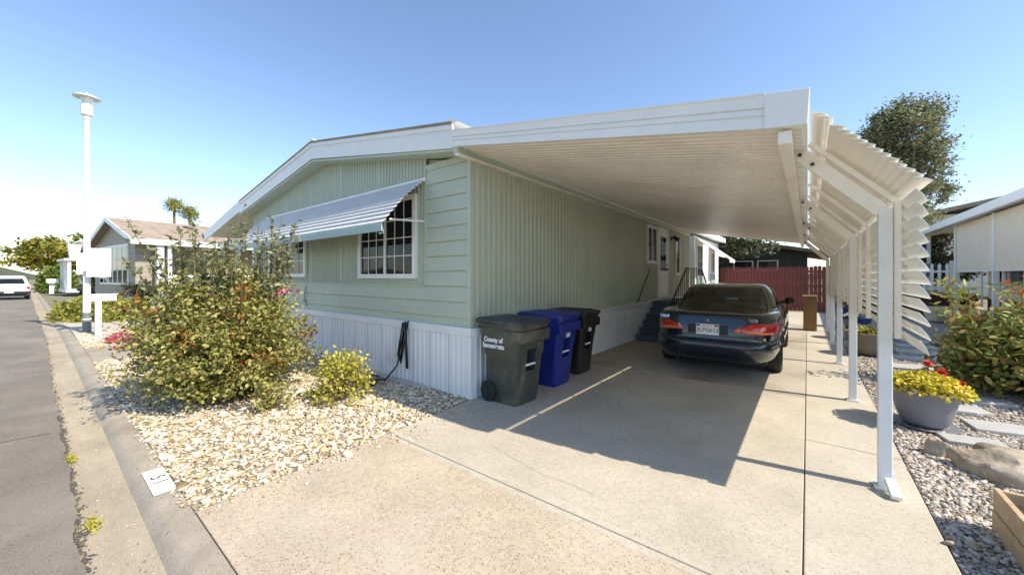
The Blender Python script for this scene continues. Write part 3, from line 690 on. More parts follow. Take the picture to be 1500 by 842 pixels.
# gutter along the open edge, beam below
b = MB(); b.prism([(-.028, 2.585), (-.001, 2.585), (-.001, 2.77), (.014, 2.785), (.014, 2.797), (-.014, 2.797), (-.014, 2.61), (-.028, 2.61)], FY + .032, 15.0, 'y'); C(b, 'gutter', m_white)
b = MB(); b.box(-.165, -.085, FY + .035, 15.0, 2.495, 2.585); C(b, 'beam', m_cream, bevel=.006)
PY = [3.9, 6.4, 8.95, 11.5, 14.0]
for i, py_ in enumerate(PY):
    b = MB(); b.box(.412, .488, py_ - .038, py_ + .038, .0, 2.07); po = C(b, 'post', m_white, bevel=.006)
    bb = MB(); bb.box(.39, .51, py_ - .06, py_ + .06, .003, .022); bb.v = [tuple(Vector(p) - Vector(cp.location)) for p in bb.v]; bb.build('foot_plate', m_white, po)
    b = MB(); b.bar((-.075, py_, 2.60), (.435, py_, 2.055), .05, .10); ra = C(b, 'rafter', m_cream, bevel=.006)
    b = MB(); b.box(.497, .535, py_ - .02, py_ + .02, 1.12, 2.12); C(b, 'louver_upright', m_cream)
    b = MB(); b.bar((.015, py_, 2.645), (.50, py_, 2.127), .04, .035); C(b, 'louver_rail', m_cream)
    for q in ((-.05, py_ - .028, 2.56), (.03, py_ - .028, 2.47)):
        bb = MB(); bb.tube([q, (q[0], q[1] - .02, q[2])], .014, 6); C(bb, 'bolt', m_black)
for yy in (4.73, 5.57, 7.25, 8.1, 9.8, 10.65, 12.3, 13.2):
    b = MB(); b.box(.497, .535, yy - .02, yy + .02, 1.12, 2.12); C(b, 'louver_upright', m_cream)
    b = MB(); b.bar((.015, yy, 2.645), (.50, yy, 2.127), .03, .035); C(b, 'louver_rail', m_cream)
# louvres: sloping bank then standing bank; every blade is a part
LY0, LY1 = 3.34, 14.2
def blade(x, z, dx, dz, y0, thick=.006):
    d = Vector((dx, dz)); n_ = Vector((-dz, dx)).normalized(); m_ = d * .5 + n_ * .004
    P = [Vector((0, 0)), m_, d]; poly = [(x + q.x, z + q.y) for q in P] + [(x + q.x + n_.x * thick, z + q.y + n_.y * thick) for q in P[::-1]]
    b = MB(); b.prism(poly, y0, LY1, 'y'); return C(b, 'louver', m_cream)
blade(.022, 2.708, .083, -.033, LY0); blade(.052, 2.676, .083, -.033, LY0); blade(.085, 2.640, .032, -.013, LY0)
for k in range(12):
    t = k / 11; blade(.117 + .393 * t, 2.594 - .414 * t, .083, -.033, LY0 + .012 * random.uniform(-1, 1))
for k in range(12):
    z = 2.115 - k * .0855; blade(.527 + .004 * k * .3, z, .05 if k < 11 else .035, -.083, LY0 + .02 + .02 * random.uniform(-1, 1))
# downspout elbow at the first post
b = MB(); b.bar((.47, 3.895, .13), (.47, 3.895, .06), .06, .05, (0, 1, 0)); b.bar((.47, 3.85, .09), (.49, 3.72, .022), .06, .04); C(b, 'downspout', m_white, bevel=.004)

# ------------------------------------------------------------------ entry steps
st = thing('entry_steps', 'dark blue wooden entry steps with black iron railing beside the parked car', 'steps', (-3.35, 9.15, 0))
def S(b, name, mat, sm=False, bevel=0): return b.build(name, mat, st, sm, bevel, world=True)
for k in range(6):
    y0 = 9.12 + k * .27; z = .15 * (k + 1)
    S(MB().box(HX + .09, -2.45, y0 - .02, y0 + .29, z - .04, z), 'tread', m_step, bevel=.006)
    S(MB().box(HX + .10, -2.46, y0, y0 + .02, z - .15, z - .042), 'riser', m_step)
S(MB().box(HX + .10, -2.46, 10.76, 12.4, 0.02, .858), 'landing_base', m_step)
S(MB().box(HX + .09, -2.44, 10.745, 12.42, .86, .905), 'landing', m_step, bevel=.006)
for k in range(4):
    S(MB().box(HX + .09, -2.45, 12.43 + k * .27, 12.72 + k * .27, .72 - .16 * k - .04, .72 - .16 * k), 'tread', m_step)
RX = -2.50
S(MB().tube([(RX, 9.2, .95), (RX, 10.6, 1.80), (RX, 12.35, 1.80), (RX, 13.4, 1.15)], .022, 6), 'handrail', m_black)
S(MB().tube([(RX, 9.25, .35), (RX, 10.75, 1.0), (RX, 12.35, 1.0), (RX, 13.3, .55)], .014, 6), 'bottom_rail', m_black)
for k in range(22):
    y = 9.25 + k * .19
    zt = np.interp(y, [9.2, 10.6, 12.35, 13.4], [.95, 1.80, 1.80, 1.15]); zb = np.interp(y, [9.25, 10.75, 12.35, 13.3], [.35, 1.0, 1.0, .55])
    if k in (0, 8, 16, 21): zb = max(0, zb - .4)
    S(MB().tube([(RX, y, zb), (RX, y, zt)], .018 if k in (0, 8, 16, 21) else .009, 5), 'baluster', m_black)

# ------------------------------------------------------------------ wheeled bins (local: front +x, back -x, near side -y)
def rrect(x0, x1, y0, y1, r, n=5):
    P = []
    for (cx, cy, a0) in ((x1 - r, y1 - r, 0), (x0 + r, y1 - r, 90), (x0 + r, y0 + r, 180), (x1 - r, y0 + r, 270)):
        for k in range(n + 1): a = R(a0 + 90 * k / n); P.append((cx + r * math.cos(a), cy + r * math.sin(a)))
    return P
def loft(b, secs, cap=True):
    n = len(secs[0]); v = [p for s_ in secs for p in s_]; f = []
    for i in range(len(secs) - 1):
        for k in range(n): k2 = (k + 1) % n; f.append((i * n + k, i * n + k2, (i + 1) * n + k2, (i + 1) * n + k))
    if cap: f.append(tuple(range(n))[::-1]); f.append(tuple((len(secs) - 1) * n + k for k in range(n)))
    return b.add(v, f)
def wheeled_bin(label, loc, rz, mbody, mlid, scale=1., txt=None, mark=None):
    t = thing('wheeled_bin', label, 'trash bin', loc, rz, 'wheeled bins by the house wall'); t.scale = (scale * .92, scale * .94, scale * .975)
    secs = []
    lev = [(0, -.20, .24, -.235, .235, .07), (.03, -.205, .25, -.245, .245, .07), (.35, -.255, .28, -.262, .262, .065), (.58, -.29, .305, -.275, .275, .06), (.64, -.32, .315, -.292, .292, .05), (.96, -.355, .36, -.302, .302, .05), (.965, -.375, .385, -.322, .322, .05), (1.01, -.378, .39, -.324, .324, .05)]
    for (z, x0, x1, y0, y1, r) in lev: secs.append([(x, y, z) for x, y in rrect(x0, x1, y0, y1, r)])
    body = loft(MB(), secs).build('body', mbody, t, 35)
    # front lift pocket: a recessed slot with a metal bar
    cut = MB().box(.20, .5, -.10, .10, .42, .70); cut2 = MB().box(.2, .5, -.15, .15, -.1, .40)
    # wheel arches cut from the back
    cut3 = MB().box(-.5, -.17, -.5, .5, -.1, .20)
    for c_ in (cut, cut3):
        co = c_.build('cutter', mbody); bo = body.modifiers.new('b', 'BOOLEAN'); bo.object = co; bo.solver = 'EXACT'; bo.operation = 'DIFFERENCE'
        co.parent = t; bpy.context.view_layer.update()
        me = bpy.data.meshes.new_from_object(body.evaluated_get(bpy.context.evaluated_depsgraph_get())); body.modifiers.clear(); body.data = me; bpy.data.objects.remove(co)
    MB().box(.19, .205, -.11, .11, .41, .71).build('pocket_liner', m_dark, t)
    MB().tube([(.288, -.105, .50), (.288, .105, .50)], .014, 8).build('lift_bar', m_decal, t)
    # side seam rib and gusset under the rim at the front
    for s_ in (-1, 1):
        gb = MB(); gb.prism([(.10, .94), (.385, .94), (.385, .80), (.26, .77), (.16, .83)], s_ * .300, s_ * .324, 'y'); gb.build('rim_gusset', mbody, t, bevel=.008)
    fb = MB(); fb.prism([(.355, .80), (.392, .80), (.400, .94), (.36, .94)], -.31, .31, 'y'); fb.build('front_lip', mbody, t, bevel=.008)
    # lid with a raised panel and moulded ribs
    secs = []
    for (z, ins) in ((1.012, 0), (1.045, .004), (1.062, .03), (1.068, .07)):
        secs.append([(x, y, z + .012 * (x < 0)) for x, y in rrect(-.43 + ins, .415 - ins, -.345 + ins, .345 - ins, .06)])
    lid = loft(MB(), secs).build('lid', mlid, t, 40)
    for yy in (-.2, -.07, .07, .2): MB().box(-.30, .30, yy - .028, yy + .028, 1.066, 1.084).build('lid_rib', mlid, lid, bevel=.008)
    MB().tube([(-.40, -.27, 1.0), (-.445, -.27, 1.02), (-.445, .27, 1.02), (-.40, .27, 1.0)], .016, 8).build('handle', mlid, t, True)
    for s_ in (-1, 1):
        wm = MB(); wm.lathe([(.0, -.03), (.07, -.03), (.08, -.02), (.105, -.03), (.13, -.025), (.135, 0), (.13, .025), (.105, .03), (.08, .02), (.07, .03), (0, .03)], 24, (0, 0, 0), 'y')
        wh = wm.build('wheel', m_rubber, t, 40, loc=(-.215, s_ * .275, .135))
        sp = MB()
        for k in range(8): a = k * math.pi / 4; sp.bar((.028 * math.cos(a), s_ * .026, .028 * math.sin(a)), (.092 * math.cos(a), s_ * .026, .092 * math.sin(a)), .016, .012, (0, 1, 0))
        sp.tube([(0, s_ * .02, 0), (0, s_ * .042, 0)], .028, 10); sp.build('hub', m_dark, wh)
    MB().tube([(-.215, -.28, .135), (-.215, .28, .135)], .012, 6).build('axle', m_dark, t)
    if txt:
        text(txt, .082, m_decal, t, (-.10, -.3035, .765), (1, 0, .0), (0, -.03, 1), bold=.0035, depth=.0012)
    if mark:
        text(mark, .075, m_decal, t, (.352, -.02, .78), (0, 1, 0), (.14, 0, 1), bold=.002, depth=.012)
    return t
wheeled_bin('olive green wheeled bin with grey lid and white county lettering, nearest the house corner', (-2.965, 3.80, 0), R(-2), m_bin_green, m_bin_lid, 1.0, 'County of\nSacramento')
wheeled_bin('bright blue wheeled bin standing between the olive bin and the black bin', (-3.03, 4.76, 0), R(1), m_bin_blue, m_bin_blue, 1.0, None, '517\n307')
wheeled_bin('black wheeled bin with folded lid, behind the blue bin', (-3.09, 5.58, 0), R(1), m_bin_black, m_bin_black, .98, None, '517\n30')
# brief white label lying on the olive bin lid
# ------------------------------------------------------------------ the parked car
car = thing('parked_car', 'dark blue green four door sedan parked under the carport, seen from behind', 'car', (-1.235, 6.46, 0), R(.4)); car.scale = (1.045,) * 3
NE = 5.2
LV = np.array([  # z, y rear, y front, half width
    (.21, .30, 4.60, .78), (.24, .16, 4.74, .82), (.30, .07, 4.82, .865), (.40, .01, 4.87, .888), (.49, .0, 4.88, .895), (.535, .012, 4.87, .893),
    (.550, .03, 4.86, .889), (.560, .058, 4.84, .880), (.575, .066, 4.83, .880), (.62, .066, 4.82, .890), (.70, .075, 4.80, .893), (.78, .088, 4.77, .888), (.845, .105, 4.72, .876), (.86, .108, 4.72, .872),
    (.90, .118, 4.68, .862), (.93, .128, 4.64, .850), (.945, .145, 4.60, .838), (.953, .175, 4.55, .820), (.958, .24, 4.48, .79)])
def body_pt(phi, z, yr, yf, W):
    c, s_ = math.cos(phi), math.sin(phi); yc, hl = (yr + yf) / 2, (yf - yr) / 2
    x = W * math.copysign(abs(c) ** (2 / NE), c); y = yc + hl * math.copysign(abs(s_) ** (2 / NE), s_)
    return x, y, z
def drop(y, z):
    t = min(1, max(0, (y - 3.0) / 1.8)); t = t * t * (3 - 2 * t); return z - (z - .45) * .42 * t if z > .45 else z
ph = []
nq = 36
for q in range(4):
    for k in range(nq):
        t = k / nq; t = t + .11 * math.sin(2 * math.pi * t) * -1  # denser at the corners
        ph.append((q + t) * math.pi / 2 + 0.0)
rows = []
for (z, yr, yf, W) in LV:
    r_ = []
    for p_ in ph:
        x, y, zz = body_pt(p_, z, yr, yf, W); r_.append((x, y, drop(y, zz)))
    rows.append(r_)
for (z, yr, yf, W) in ((.966, .55, 4.1, .70), (.972, .95, 3.7, .52), (.974, 1.4, 3.2, .25)):
    rows.append([(lambda q: (q[0], q[1], drop(q[1], q[2])))(body_pt(p_, z, yr, yf, W)) for p_ in ph])
cb = loft(MB(), rows); body = cb.build('body', m_paint_car, car, 60)
for yw in (1.08, 3.80):
    cm = MB(); cm.lathe([(0, -1.2), (.365, -1.2), (.365, 1.2), (0, 1.2)], 40, (0, yw, .315), 'x')
    # keep the middle of the body: two cutters, one per side
    for s_ in (-1, 1):
        cm = MB(); cm.tube([(s_ * .60, yw, .315), (s_ * 1.2, yw, .315)], .362, 40)
        co = cm.build('cutter', m_dark, car); bo = body.modifiers.new('b', 'BOOLEAN'); bo.object = co; bo.solver = 'EXACT'; bo.operation = 'DIFFERENCE'
        bpy.context.view_layer.update()
        me = bpy.data.meshes.new_from_object(body.evaluated_get(bpy.context.evaluated_depsgraph_get())); body.modifiers.clear(); body.data = me; bpy.data.objects.remove(co)
def rear_y(x, z):
    yr, yf, W = (np.interp(z, LV[:, 0], LV[:, i]) for i in (1, 2, 3)); yc, hl = (yr + yf) / 2, (yf - yr) / 2
    return yc - hl * max(0, 1 - min(1, abs(x / W)) ** NE) ** (1 / NE)
def patch(name, mat, x0, x1, zlo, zhi, off=.006, n=28, m=5, sm=True, thick=True, par=None):
    """a panel lying on the curved tail; zlo, zhi are functions of t in 0..1"""
    P = []
    for i in range(n + 1):
        t = i / n; x = x0 + (x1 - x0) * t; row = []
        for j in range(m + 1):
            z = zlo(t) + (zhi(t) - zlo(t)) * j / m
            e = .0 if 0 < j < m and 0 < i < n else .012
            Wz = float(np.interp(z, LV[:, 0], LV[:, 3])); xx = max(-Wz * .9995, min(Wz * .9995, x))
            sx = (.35 if abs(xx) > .93 * Wz else 0)
            row.append((xx * (1 + .004 * (abs(xx) > .9 * Wz)), rear_y(xx, z) - off + e, z))
        P.append(row)
    return MB().grid(P).build(name, mat, par or car, sm)
# tail lamps: long red lens rising and thinning inward, amber stripe in the lower middle
for s_ in (-1, 1):
    lo = lambda t: .655 + .02 * (1 - t) ** 2 * 2.2; hi = lambda t: .708 + .115 * min(1, t * 2.2) ** .7 + .0 * t
    lens = patch('tail_lamp', m_red_lens, s_ * .315, s_ * .885, lo, hi, .010, 40)
    lo2 = lambda t: .668 + .028 * (1 - t); hi2 = lambda t: .705 + .035 * math.sin(math.pi * min(1, t * 1.3)) 
    patch('amber_lens', m_amber_lens, s_ * .40, s_ * .80, lo2, hi2, .0145, 30, 4, True, True, lens)
    patch('reverse_lens', m_amber_lens, s_ * .345, s_ * .42, lambda t: .69, lambda t: .72 + .06 * t, .0140, 8, 4, True, True, lens)
# dark panel between the lamps with the plate, deck lid shut line, bumper strip
patch('plate_recess', m_dark, -.29, .29, lambda t: .625, lambda t: .80, .004, 20)
for s_ in (-1, 1): patch('shut_line', m_dark, s_ * .715, s_ * .722, lambda t: .60, lambda t: .94, .003, 2, 14)
patch('shut_line', m_dark, -.72, .72, lambda t: .822, lambda t: .830, .003, 40, 2)
patch('shut_line', m_dark, -.86, .86, lambda t: .551, lambda t: .572, .003, 50, 2)
patch('bumper_strip', m_dark, -.885, .885, lambda t: .445, lambda t: .468, .006, 60, 3)
pl_ = MB().box(-.155, .155, rear_y(0, .7) - .022, rear_y(0, .7) - .014, .632, .792).build('license_plate', m_decal, car, bevel=.003)
m_plate_ink = M('plate_ink', (.03, .05, .14), .5, .05, 5); m_plate_red = M('plate_red', (.45, .03, .04), .5, .05, 5)
yb = rear_y(0, .7) - .0225
text('3LFG613', .082, m_plate_ink, pl_, (0, yb, .700), (1, 0, 0), (0, 0, 1), depth=.0006, bold=.0008)
text('California', .030, m_plate_red, pl_, (-.01, yb, .768), (1, 0, 0), (0, 0, 1), depth=.0006, shear=.3)
MB().box(.09, .148, yb - .0005, yb + .002, .758, .785).build('sticker', m_plate_red, pl_)
MB().box(-.148, -.10, yb - .0005, yb + .002, .758, .785).build('sticker', m_oval, pl_)
MB().lathe([(0, -.012), (.010, -.012), (.013, 0), (0, 0)], 12, (0, rear_y(0, .845) - .002, .843), 'y').build('lock_cylinder', m_chrome, car)
text('TAURUS', .060, m_chrome, car, (-.60, rear_y(-.6, .865) - .008, .868), (1, -.06, 0), (0, .25, 1), name='badge', depth=.003, bold=.003, spacing=1.1)
ob = MB(); ob.lathe([(0, -.008), (.050, -.008), (.056, 0), (0, 0)], 28, (0, 0, 0), 'y'); oval = ob.build('badge', m_chrome, car, loc=(.56, rear_y(.56, .868) - .002, .868)); oval.scale = (1.25, 1, .52)
ob = MB(); ob.lathe([(0, -.0105), (.044, -.0105), (.046, -.007), (0, -.007)], 28, (0, 0, 0), 'y'); ob.build('badge_face', m_oval, oval)
text('Ford', .05, m_chrome, oval, (0, -.011, 0), (1, 0, 0), (0, 0, 1.9), depth=.001, shear=.25)
text('GL', .045, m_chrome, car, (.70, rear_y(.7, .60) - .008, .605), (1, .15, 0), (0, 0, 1), name='badge', depth=.002, bold=.001)
# greenhouse as pillars, roof and separate panes
GL = [(.945, .86, 3.90, .80), (.975, .94, 3.82, .79), (1.0, .985, 3.75, .782), (1.06, 1.085, 3.58, .762), (1.12, 1.19, 3.42, .738), (1.18, 1.30, 3.26, .712), (1.24, 1.42, 3.08, .682), (1.285, 1.53, 2.94, .655), (1.305, 1.59, 2.86, .64), (1.335, 1.70, 2.74, .61), (1.358, 1.85, 2.62, .56), (1.374, 2.0, 2.5, .46)]
NG = 4.6; NPH = 240
def gpt(p_, yr, yf, W, z):
    c, s_ = math.cos(p_), math.sin(p_); yc, hl = (yr + yf) / 2, (yf - yr) / 2
    return (W * math.copysign(abs(c) ** (2 / NG), c), yc + hl * math.copysign(abs(s_) ** (2 / NG), s_), z)
phg = [2 * math.pi * (k / NPH) for k in range(NPH)]
def remap(t):  # denser where the outline turns
    q = int(t * 4); u = t * 4 - q; return (q + u - .10 * math.sin(2 * math.pi * u)) * math.pi / 2
phg = [remap(k / NPH) for k in range(NPH)]
gv = [[gpt(p_, yr, yf, W, z) for p_ in phg] for (z, yr, yf, W) in GL]
sets = {'roof': [], 'seal': [], 'rear_window': [], 'windscreen': [], 'side_window': [], 'side_window_r': []}
allv = [p for r_ in gv for p in r_]
for i in range(len(GL) - 1):
    for k in range(NPH):
        k2 = (k + 1) % NPH; fidx = (i * NPH + k, i * NPH + k2, (i + 1) * NPH + k2, (i + 1) * NPH + k)
        c = np.mean([allv[j] for j in fidx], 0); W = (GL[i][3] + GL[i + 1][3]) / 2; yr = (GL[i][1] + GL[i + 1][1]) / 2; yf = (GL[i][2] + GL[i + 1][2]) / 2
        ax = abs(c[0]) / W; ty = (c[1] - yr) / (yf - yr); z = c[2]; key = 'roof'
        if .975 < z < 1.305:
            if ax < .84 and c[1] < 2.2: key = 'rear_window'
            elif ax < .88 and c[1] < 2.2: key = 'seal'
            elif ax < .85 and c[1] > 2.2: key = 'windscreen'
            elif .10 < ty < .93 and ax > .93 and z < 1.285: 
                key = 'seal' if (abs(c[1] - 2.36) < .045 or ty < .125 or z < 1.0) else ('side_window' if c[0] < 0 else 'side_window_r')
        elif z >= 1.305 and ax < .8 and z < 1.33 and c[1] < 2.0: key = 'seal' if z < 1.31 else 'roof'
        elif z <= .975: key = 'seal' if ax < .86 and c[1] < 2.2 else 'roof'
        sets[key].append(fidx)
sets['roof'].append(tuple((len(GL) - 1) * NPH + k for k in range(NPH)))
for key, fs in sets.items():
    used = sorted({j for f in fs for j in f}); mp = {j: i for i, j in enumerate(used)}
    b = MB(); b.add([allv[j] for j in used], [tuple(mp[j] for j in f) for f in fs])
    b.build('side_window' if key == 'side_window_r' else key, {'roof': m_paint_car, 'seal': m_dark}.get(key, m_carglass), car, 50)
# cabin
MB().box(-.72, .72, .95, 1.45, .93, .955).build('parcel_shelf', m_seat, car)
for (x0, x1, y0, tall) in ((-.66, .66, 1.42, 1.05), (-.62, -.12, 2.35, 1.10), (.12, .62, 2.35, 1.10)):
    b = MB(); b.prism([(y0 + .28, .5), (y0 + .12, .5), (y0, tall), (y0 + .12, tall + .01)], x0, x1, 'x'); b.prism([(y0 + .2, .36), (y0 + .75, .40), (y0 + .75, .55), (y0 + .2, .52)], x0, x1, 'x')
    b.build('seat', m_seat, car, bevel=.03)
for xx in (-.37, .37): MB().box(xx - .13, xx + .13, 2.34, 2.44, 1.12, 1.26).build('headrest', m_seat, car, bevel=.03)
b = MB(); b.box(-.70, .70, 3.35, 3.75, .75, .97); b.tube([(-.37 + .19 * math.cos(a), 3.2 + .06 * math.sin(a), .92 + .17 * math.sin(a)) for a in np.linspace(0, 2 * math.pi, 20)], .014, 6, False); b.build('dashboard', m_dark, car)
MB().box(-.10, .10, 3.12, 3.15, 1.22, 1.28).build('inside_mirror', m_dark, car)
MB().box(-.18, .18, 1.18, 1.23, .965, 1.03).build('brake_lamp', m_seat, car, bevel=.008)
for s_ in (-1, 1):
    b = MB(); b.lathe([(0, -.10), (.06, -.09), (.085, -.03), (.075, .04), (0, .07)], 14, (0, 0, 0), 'x'); mr = b.build('mirror', m_dark, car, True, loc=(s_ * .94, 3.12, 1.02)); mr.scale = (1, .75, .9)
    MB().bar((s_ * .78, 3.12, .99), (s_ * .88, 3.12, 1.01), .08, .05).build('mirror_arm', m_dark, car)
    MB().box(s_ * .893 - .008, s_ * .893 + .008, 1.5, 3.4, .53, .57).build('side_moulding', m_dark, car, bevel=.004)
    for (yy, ) in ((1.72,), (2.42,), (3.32,)): MB().box(s_ * .886 - .006, s_ * .886 + .008, yy - .004, yy + .004, .36, .93).build('shut_line', m_dark, car)
    for (yy, ) in ((1.85,), (2.75,)): MB().box(s_ * .885 - .012, s_ * .885 + .016, yy, yy + .16, .80, .84).build('door_handle', m_dark, car, bevel=.008)
    for yw in (1.08, 3.80):
        b = MB(); b.lathe([(.19, -.095), (.285, -.10), (.312, -.085), (.316, -.06), (.316, .06), (.312, .085), (.285, .10), (.19, .095)], 40, (0, 0, 0), 'x'); wh = b.build('wheel', m_rubber, car, 40, loc=(s_ * .775, yw, .316))
        b = MB(); b.lathe([(0, -.03), (.05, -.03), (.06, -.01), (.17, .0), (.185, .02), (.195, .07), (.20, .07), (.20, -.08), (0, -.08)], 30, (0, 0, 0), 'x'); rm = b.build('rim', m_rim, wh, 40); rm.rotation_euler = (0, 0, 0 if s_ > 0 else math.pi)
        sp = MB()
        for k in range(7): a = k * 2 * math.pi / 7; sp.bar((s_ * .075, .05 * math.cos(a), .05 * math.sin(a)), (s_ * .075, .18 * math.cos(a), .18 * math.sin(a)), .05, .02, (1, 0, 0))
        sp.build('spokes', m_rim, wh)
MB().box(-.72, .72, .40, 4.5, .20, .30).build('underbody', m_rubber, car)
MB().tube([(-.46, .02, .235), (-.46, .7, .235)], .032, 12, False).build('exhaust', m_rim, car, True)
b = MB(); b.lathe([(0, -.25), (.07, -.23), (.09, -.18), (.09, .18), (.07, .23), (0, .25)], 16, (-.46, .45, .24), 'x'); b.build('muffler', m_rubber, car, True)

# ------------------------------------------------------------------ hose, plank, weeds
b = MB()
hx, hy = -4.78, skf - .035
for k in range(7):
    o_ = .022 * k - .06; L = .26 + .045 * (k % 4) + .03 * k; P = []
    for a in np.linspace(0, 2 * math.pi, 28): P.append((hx + o_ * .6 + .05 * math.cos(a) * (1 + .15 * k), hy - .018 * (k % 3), .88 - L * (.5 - .5 * math.sin(a + math.pi / 2)) * 1.25 + .006 * k))
    b.tube(P, .0105, 6, False)
b.tube([(hx + .11, hy - .03, .85), (hx + .14, hy - .04, .6), (hx + .15, hy - .03, .22)], .02, 7)
b.tube([(hx - .02, hy - .04, .40), (hx - .02, hy - .08, .25), (hx - .1, hy - .22, .06), (hx - .32, hy - .34, .035), (hx - .55, hy - .30, .03), (hx - .62, hy - .18, .03), (hx - .45, hy - .12, .03), (hx - .2, hy - .28, .05), (hx - .05, hy - .45, .03), (hx - .3, hy - .5, .03), (hx - .9, hy - .28, .03)], .0125, 7)
ho = b.build('garden_hose', m_hose, None, True); tag(ho, 'black rubber hose hung in loops on the white skirting and trailing onto the stones', 'hose')
b = MB(); b.box(-5.9, -4.3, skf - .14, skf - .03, .004, .03); tag(b.build('plank', m_plank, None, bevel=.004), 'weathered flat plank lying on the stones along the white skirting', 'plank')
for i, (x, y) in enumerate(((-5.2, .20), (-3.72, .235))):
    P = rng.normal(size=(170, 3)) * [.075 if i == 0 else .055, .018, .006] + [0, 0, .012]
    t = thing('weed', ['flat yellow green weed in the gutter, the farther of two', 'small yellow green weed in the gutter at the bottom of the picture'][i], 'weed', (x, y, -.078), 0, 'weeds in the gutter')
    leaves('foliage', P, .022, m_leaf_yel, t, aspect=.4)

# ------------------------------------------------------------------ plants of the front bed
def big_bush():
    t = thing('rose_bush', 'large green leafy bush with tall thin shoots in the stone bed', 'bush', (-6.0, 1.55, 0), TH)
    st_ = MB(); P = []; PR = []; PP = []
    def put(q, per, lo, jit, dst):
        tt = (lo + (1 - lo) * rng.random(per) ** .8) * (len(q) - 1) * .999; i = tt.astype(int); fr = (tt - i)[:, None]
        dst.append(q[i] * (1 - fr) + q[i + 1] * fr + rng.normal(size=(per, 3)) * jit)
    for k in range(500):
        a = rng.uniform(0, 6.283); el = math.asin(rng.uniform(-.45, 1.)); rr = rng.uniform(.55, 1.08)
        e = np.array([math.cos(a) * math.cos(el) * 1.10, math.sin(a) * math.cos(el) * 1.0, .64 + math.sin(el) * 1.08]) * [rr, rr, 1] 
        e[2] = .1 + (e[2] - .1) * (.80 + .32 * rng.random()); e[2] = max(e[2], .06)
        if e[2] < .45: e[:2] *= .92
        b0 = np.array([rng.normal() * .16, rng.normal() * .16, 0])
        mid = (b0 * .5 + e * .5) + np.array([0, 0, .30]) + rng.normal(size=3) * .08
        q = bezier(b0, mid, e, 8); st_.tube(q, list(np.linspace(.011, .003, 8)), 4, False)
        put(q, 72, .40, .055, PR if k % 56 == 7 else P)
    PS = []
    for k in range(46):
        bx = rng.uniform(-.6, .72); by = rng.uniform(-.5, .5); top = np.array([bx * 1.12 + rng.normal() * .1, by + rng.normal() * .12, rng.uniform(1.75, 2.25) + .5 * math.exp(-((bx - .4) / .35) ** 2) * rng.random()])
        q = bezier(np.array([bx * .7, by * .7, .9]), np.array([bx, by, 1.5]), top, 9); st_.tube(q, list(np.linspace(.009, .003, 9)), 4, False)
        put(q, 40, .35, .028, PS)
    for k in range(3):
        a = rng.uniform(0, 6.283); q = bezier(np.array([1.0, -.3, .7]), np.array([1.1, -.4, 1.2]), np.array([1.0 + rng.normal() * .12, -.45, 1.42 + .08 * rng.normal()]), 6); put(q, 9, .9, .03, PP)
    st_.build('stem', m_stem, t, True)
    leaves('foliage', np.concatenate(P), .048, m_leaf_bush, t, aspect=.6)
    leaves('young_shoots', np.concatenate(PS), .07, m_leaf_pale, t, aspect=.5, up=.8)
    leaves('red_leaves', np.concatenate(PR), .055, m_leaf_red, t, aspect=.6)
    leaves('blossom', np.concatenate(PP), .035, m_petal_p, t, aspect=.9)
big_bush()
shrub('yellow_shrub', 'small yellow leafed shrub right of the big bush, in front of the hose', (-4.66, 2.38, 0), .44, .34, .66, m_leaf_yel, 60, 30, .045, rz=TH, open_=.4, jit=.05, inner=.55)
shrub('low_plant', 'sparse little green plant at the foot of the big bush', (-5.0, 1.72, 0), .26, .2, .42, m_leaf_bush, 24, 22, .04, rz=TH, jit=.04)
shrub('pink_flower', 'low clump of pink flowers on the white stones by the lamp post', (-12.9, 1.35, 0), .42, .32, .22, m_petal_p, 50, 16, .06, cat='flowers')

# ------------------------------------------------------------------ lamp post, sign, mailbox
lp = thing('lamp_post', 'tall white lamp post with flat disc hat and grey painted foot', 'lamp post', (-15.92, .90, 0))
MB().lathe([(0, .0), (.088, .0), (.088, .56), (0, .56)], 20).build('grey_base', m_grey_post, lp, 40)
MB().lathe([(.080, .56), (.072, 2.2), (.052, 6.02), (0, 6.02)], 20).build('pole', m_white, lp, 40)
MB().lathe([(.089, .36), (.093, .36), (.093, .40), (.089, .40)], 20).build('band', m_white, lp)
MB().lathe([(0, 5.98), (.07, 5.98), (.07, 6.06), (.12, 6.10), (.12, 6.38), (.10, 6.40), (0, 6.40)], 24).build('lamp_housing', m_white, lp, 40)
MB().lathe([(.085, 6.40), (.14, 6.56), (.13, 6.60), (0, 6.60)], 24).build('globe', m_globe, lp, 50)
MB().lathe([(0, 6.585), (.275, 6.575), (.28, 6.59), (.21, 6.63), (.08, 6.665), (.025, 6.68), (.018, 6.73), (0, 6.745)], 32).build('hat', m_white, lp, 40)
sg = thing('sign_board', 'two plain white sign boards fixed to the lamp post', 'sign', (-15.75, .92, 0))
for (y0, y1, z0, z1, dx) in ((-.22, .02, 1.72, 2.22, 0), (-.02, .46, 1.86, 2.36, .05), (-.02, .46, 1.56, 1.85, .05)):
    m_ = Matrix.Rotation(R(-18), 4, 'Z'); MB().box(.0 + dx, .03 + dx, y0, y1, z0, z1, m_).build('board', m_white, sg, bevel=.004)
mb_ = thing('mailbox', 'white wooden mailbox post with cross arm beside the lamp post', 'mailbox', (-15.0, 1.05, 0))
MB().box(-.06, .06, -.06, .06, 0, .908).build('post', m_white, mb_, bevel=.008)
MB().box(-.055, .055, -.16, .34, .91, 1.07).build('arm', m_white, mb_, bevel=.01)
MB().box(-.075, .075, -.19, .38, 1.071, 1.10).build('cap', m_white, mb_, bevel=.006)
pb = thing('mailbox', 'distant white mailbox on a short pillar beyond the yellow ground cover', 'mailbox', (-54, .95, 0))
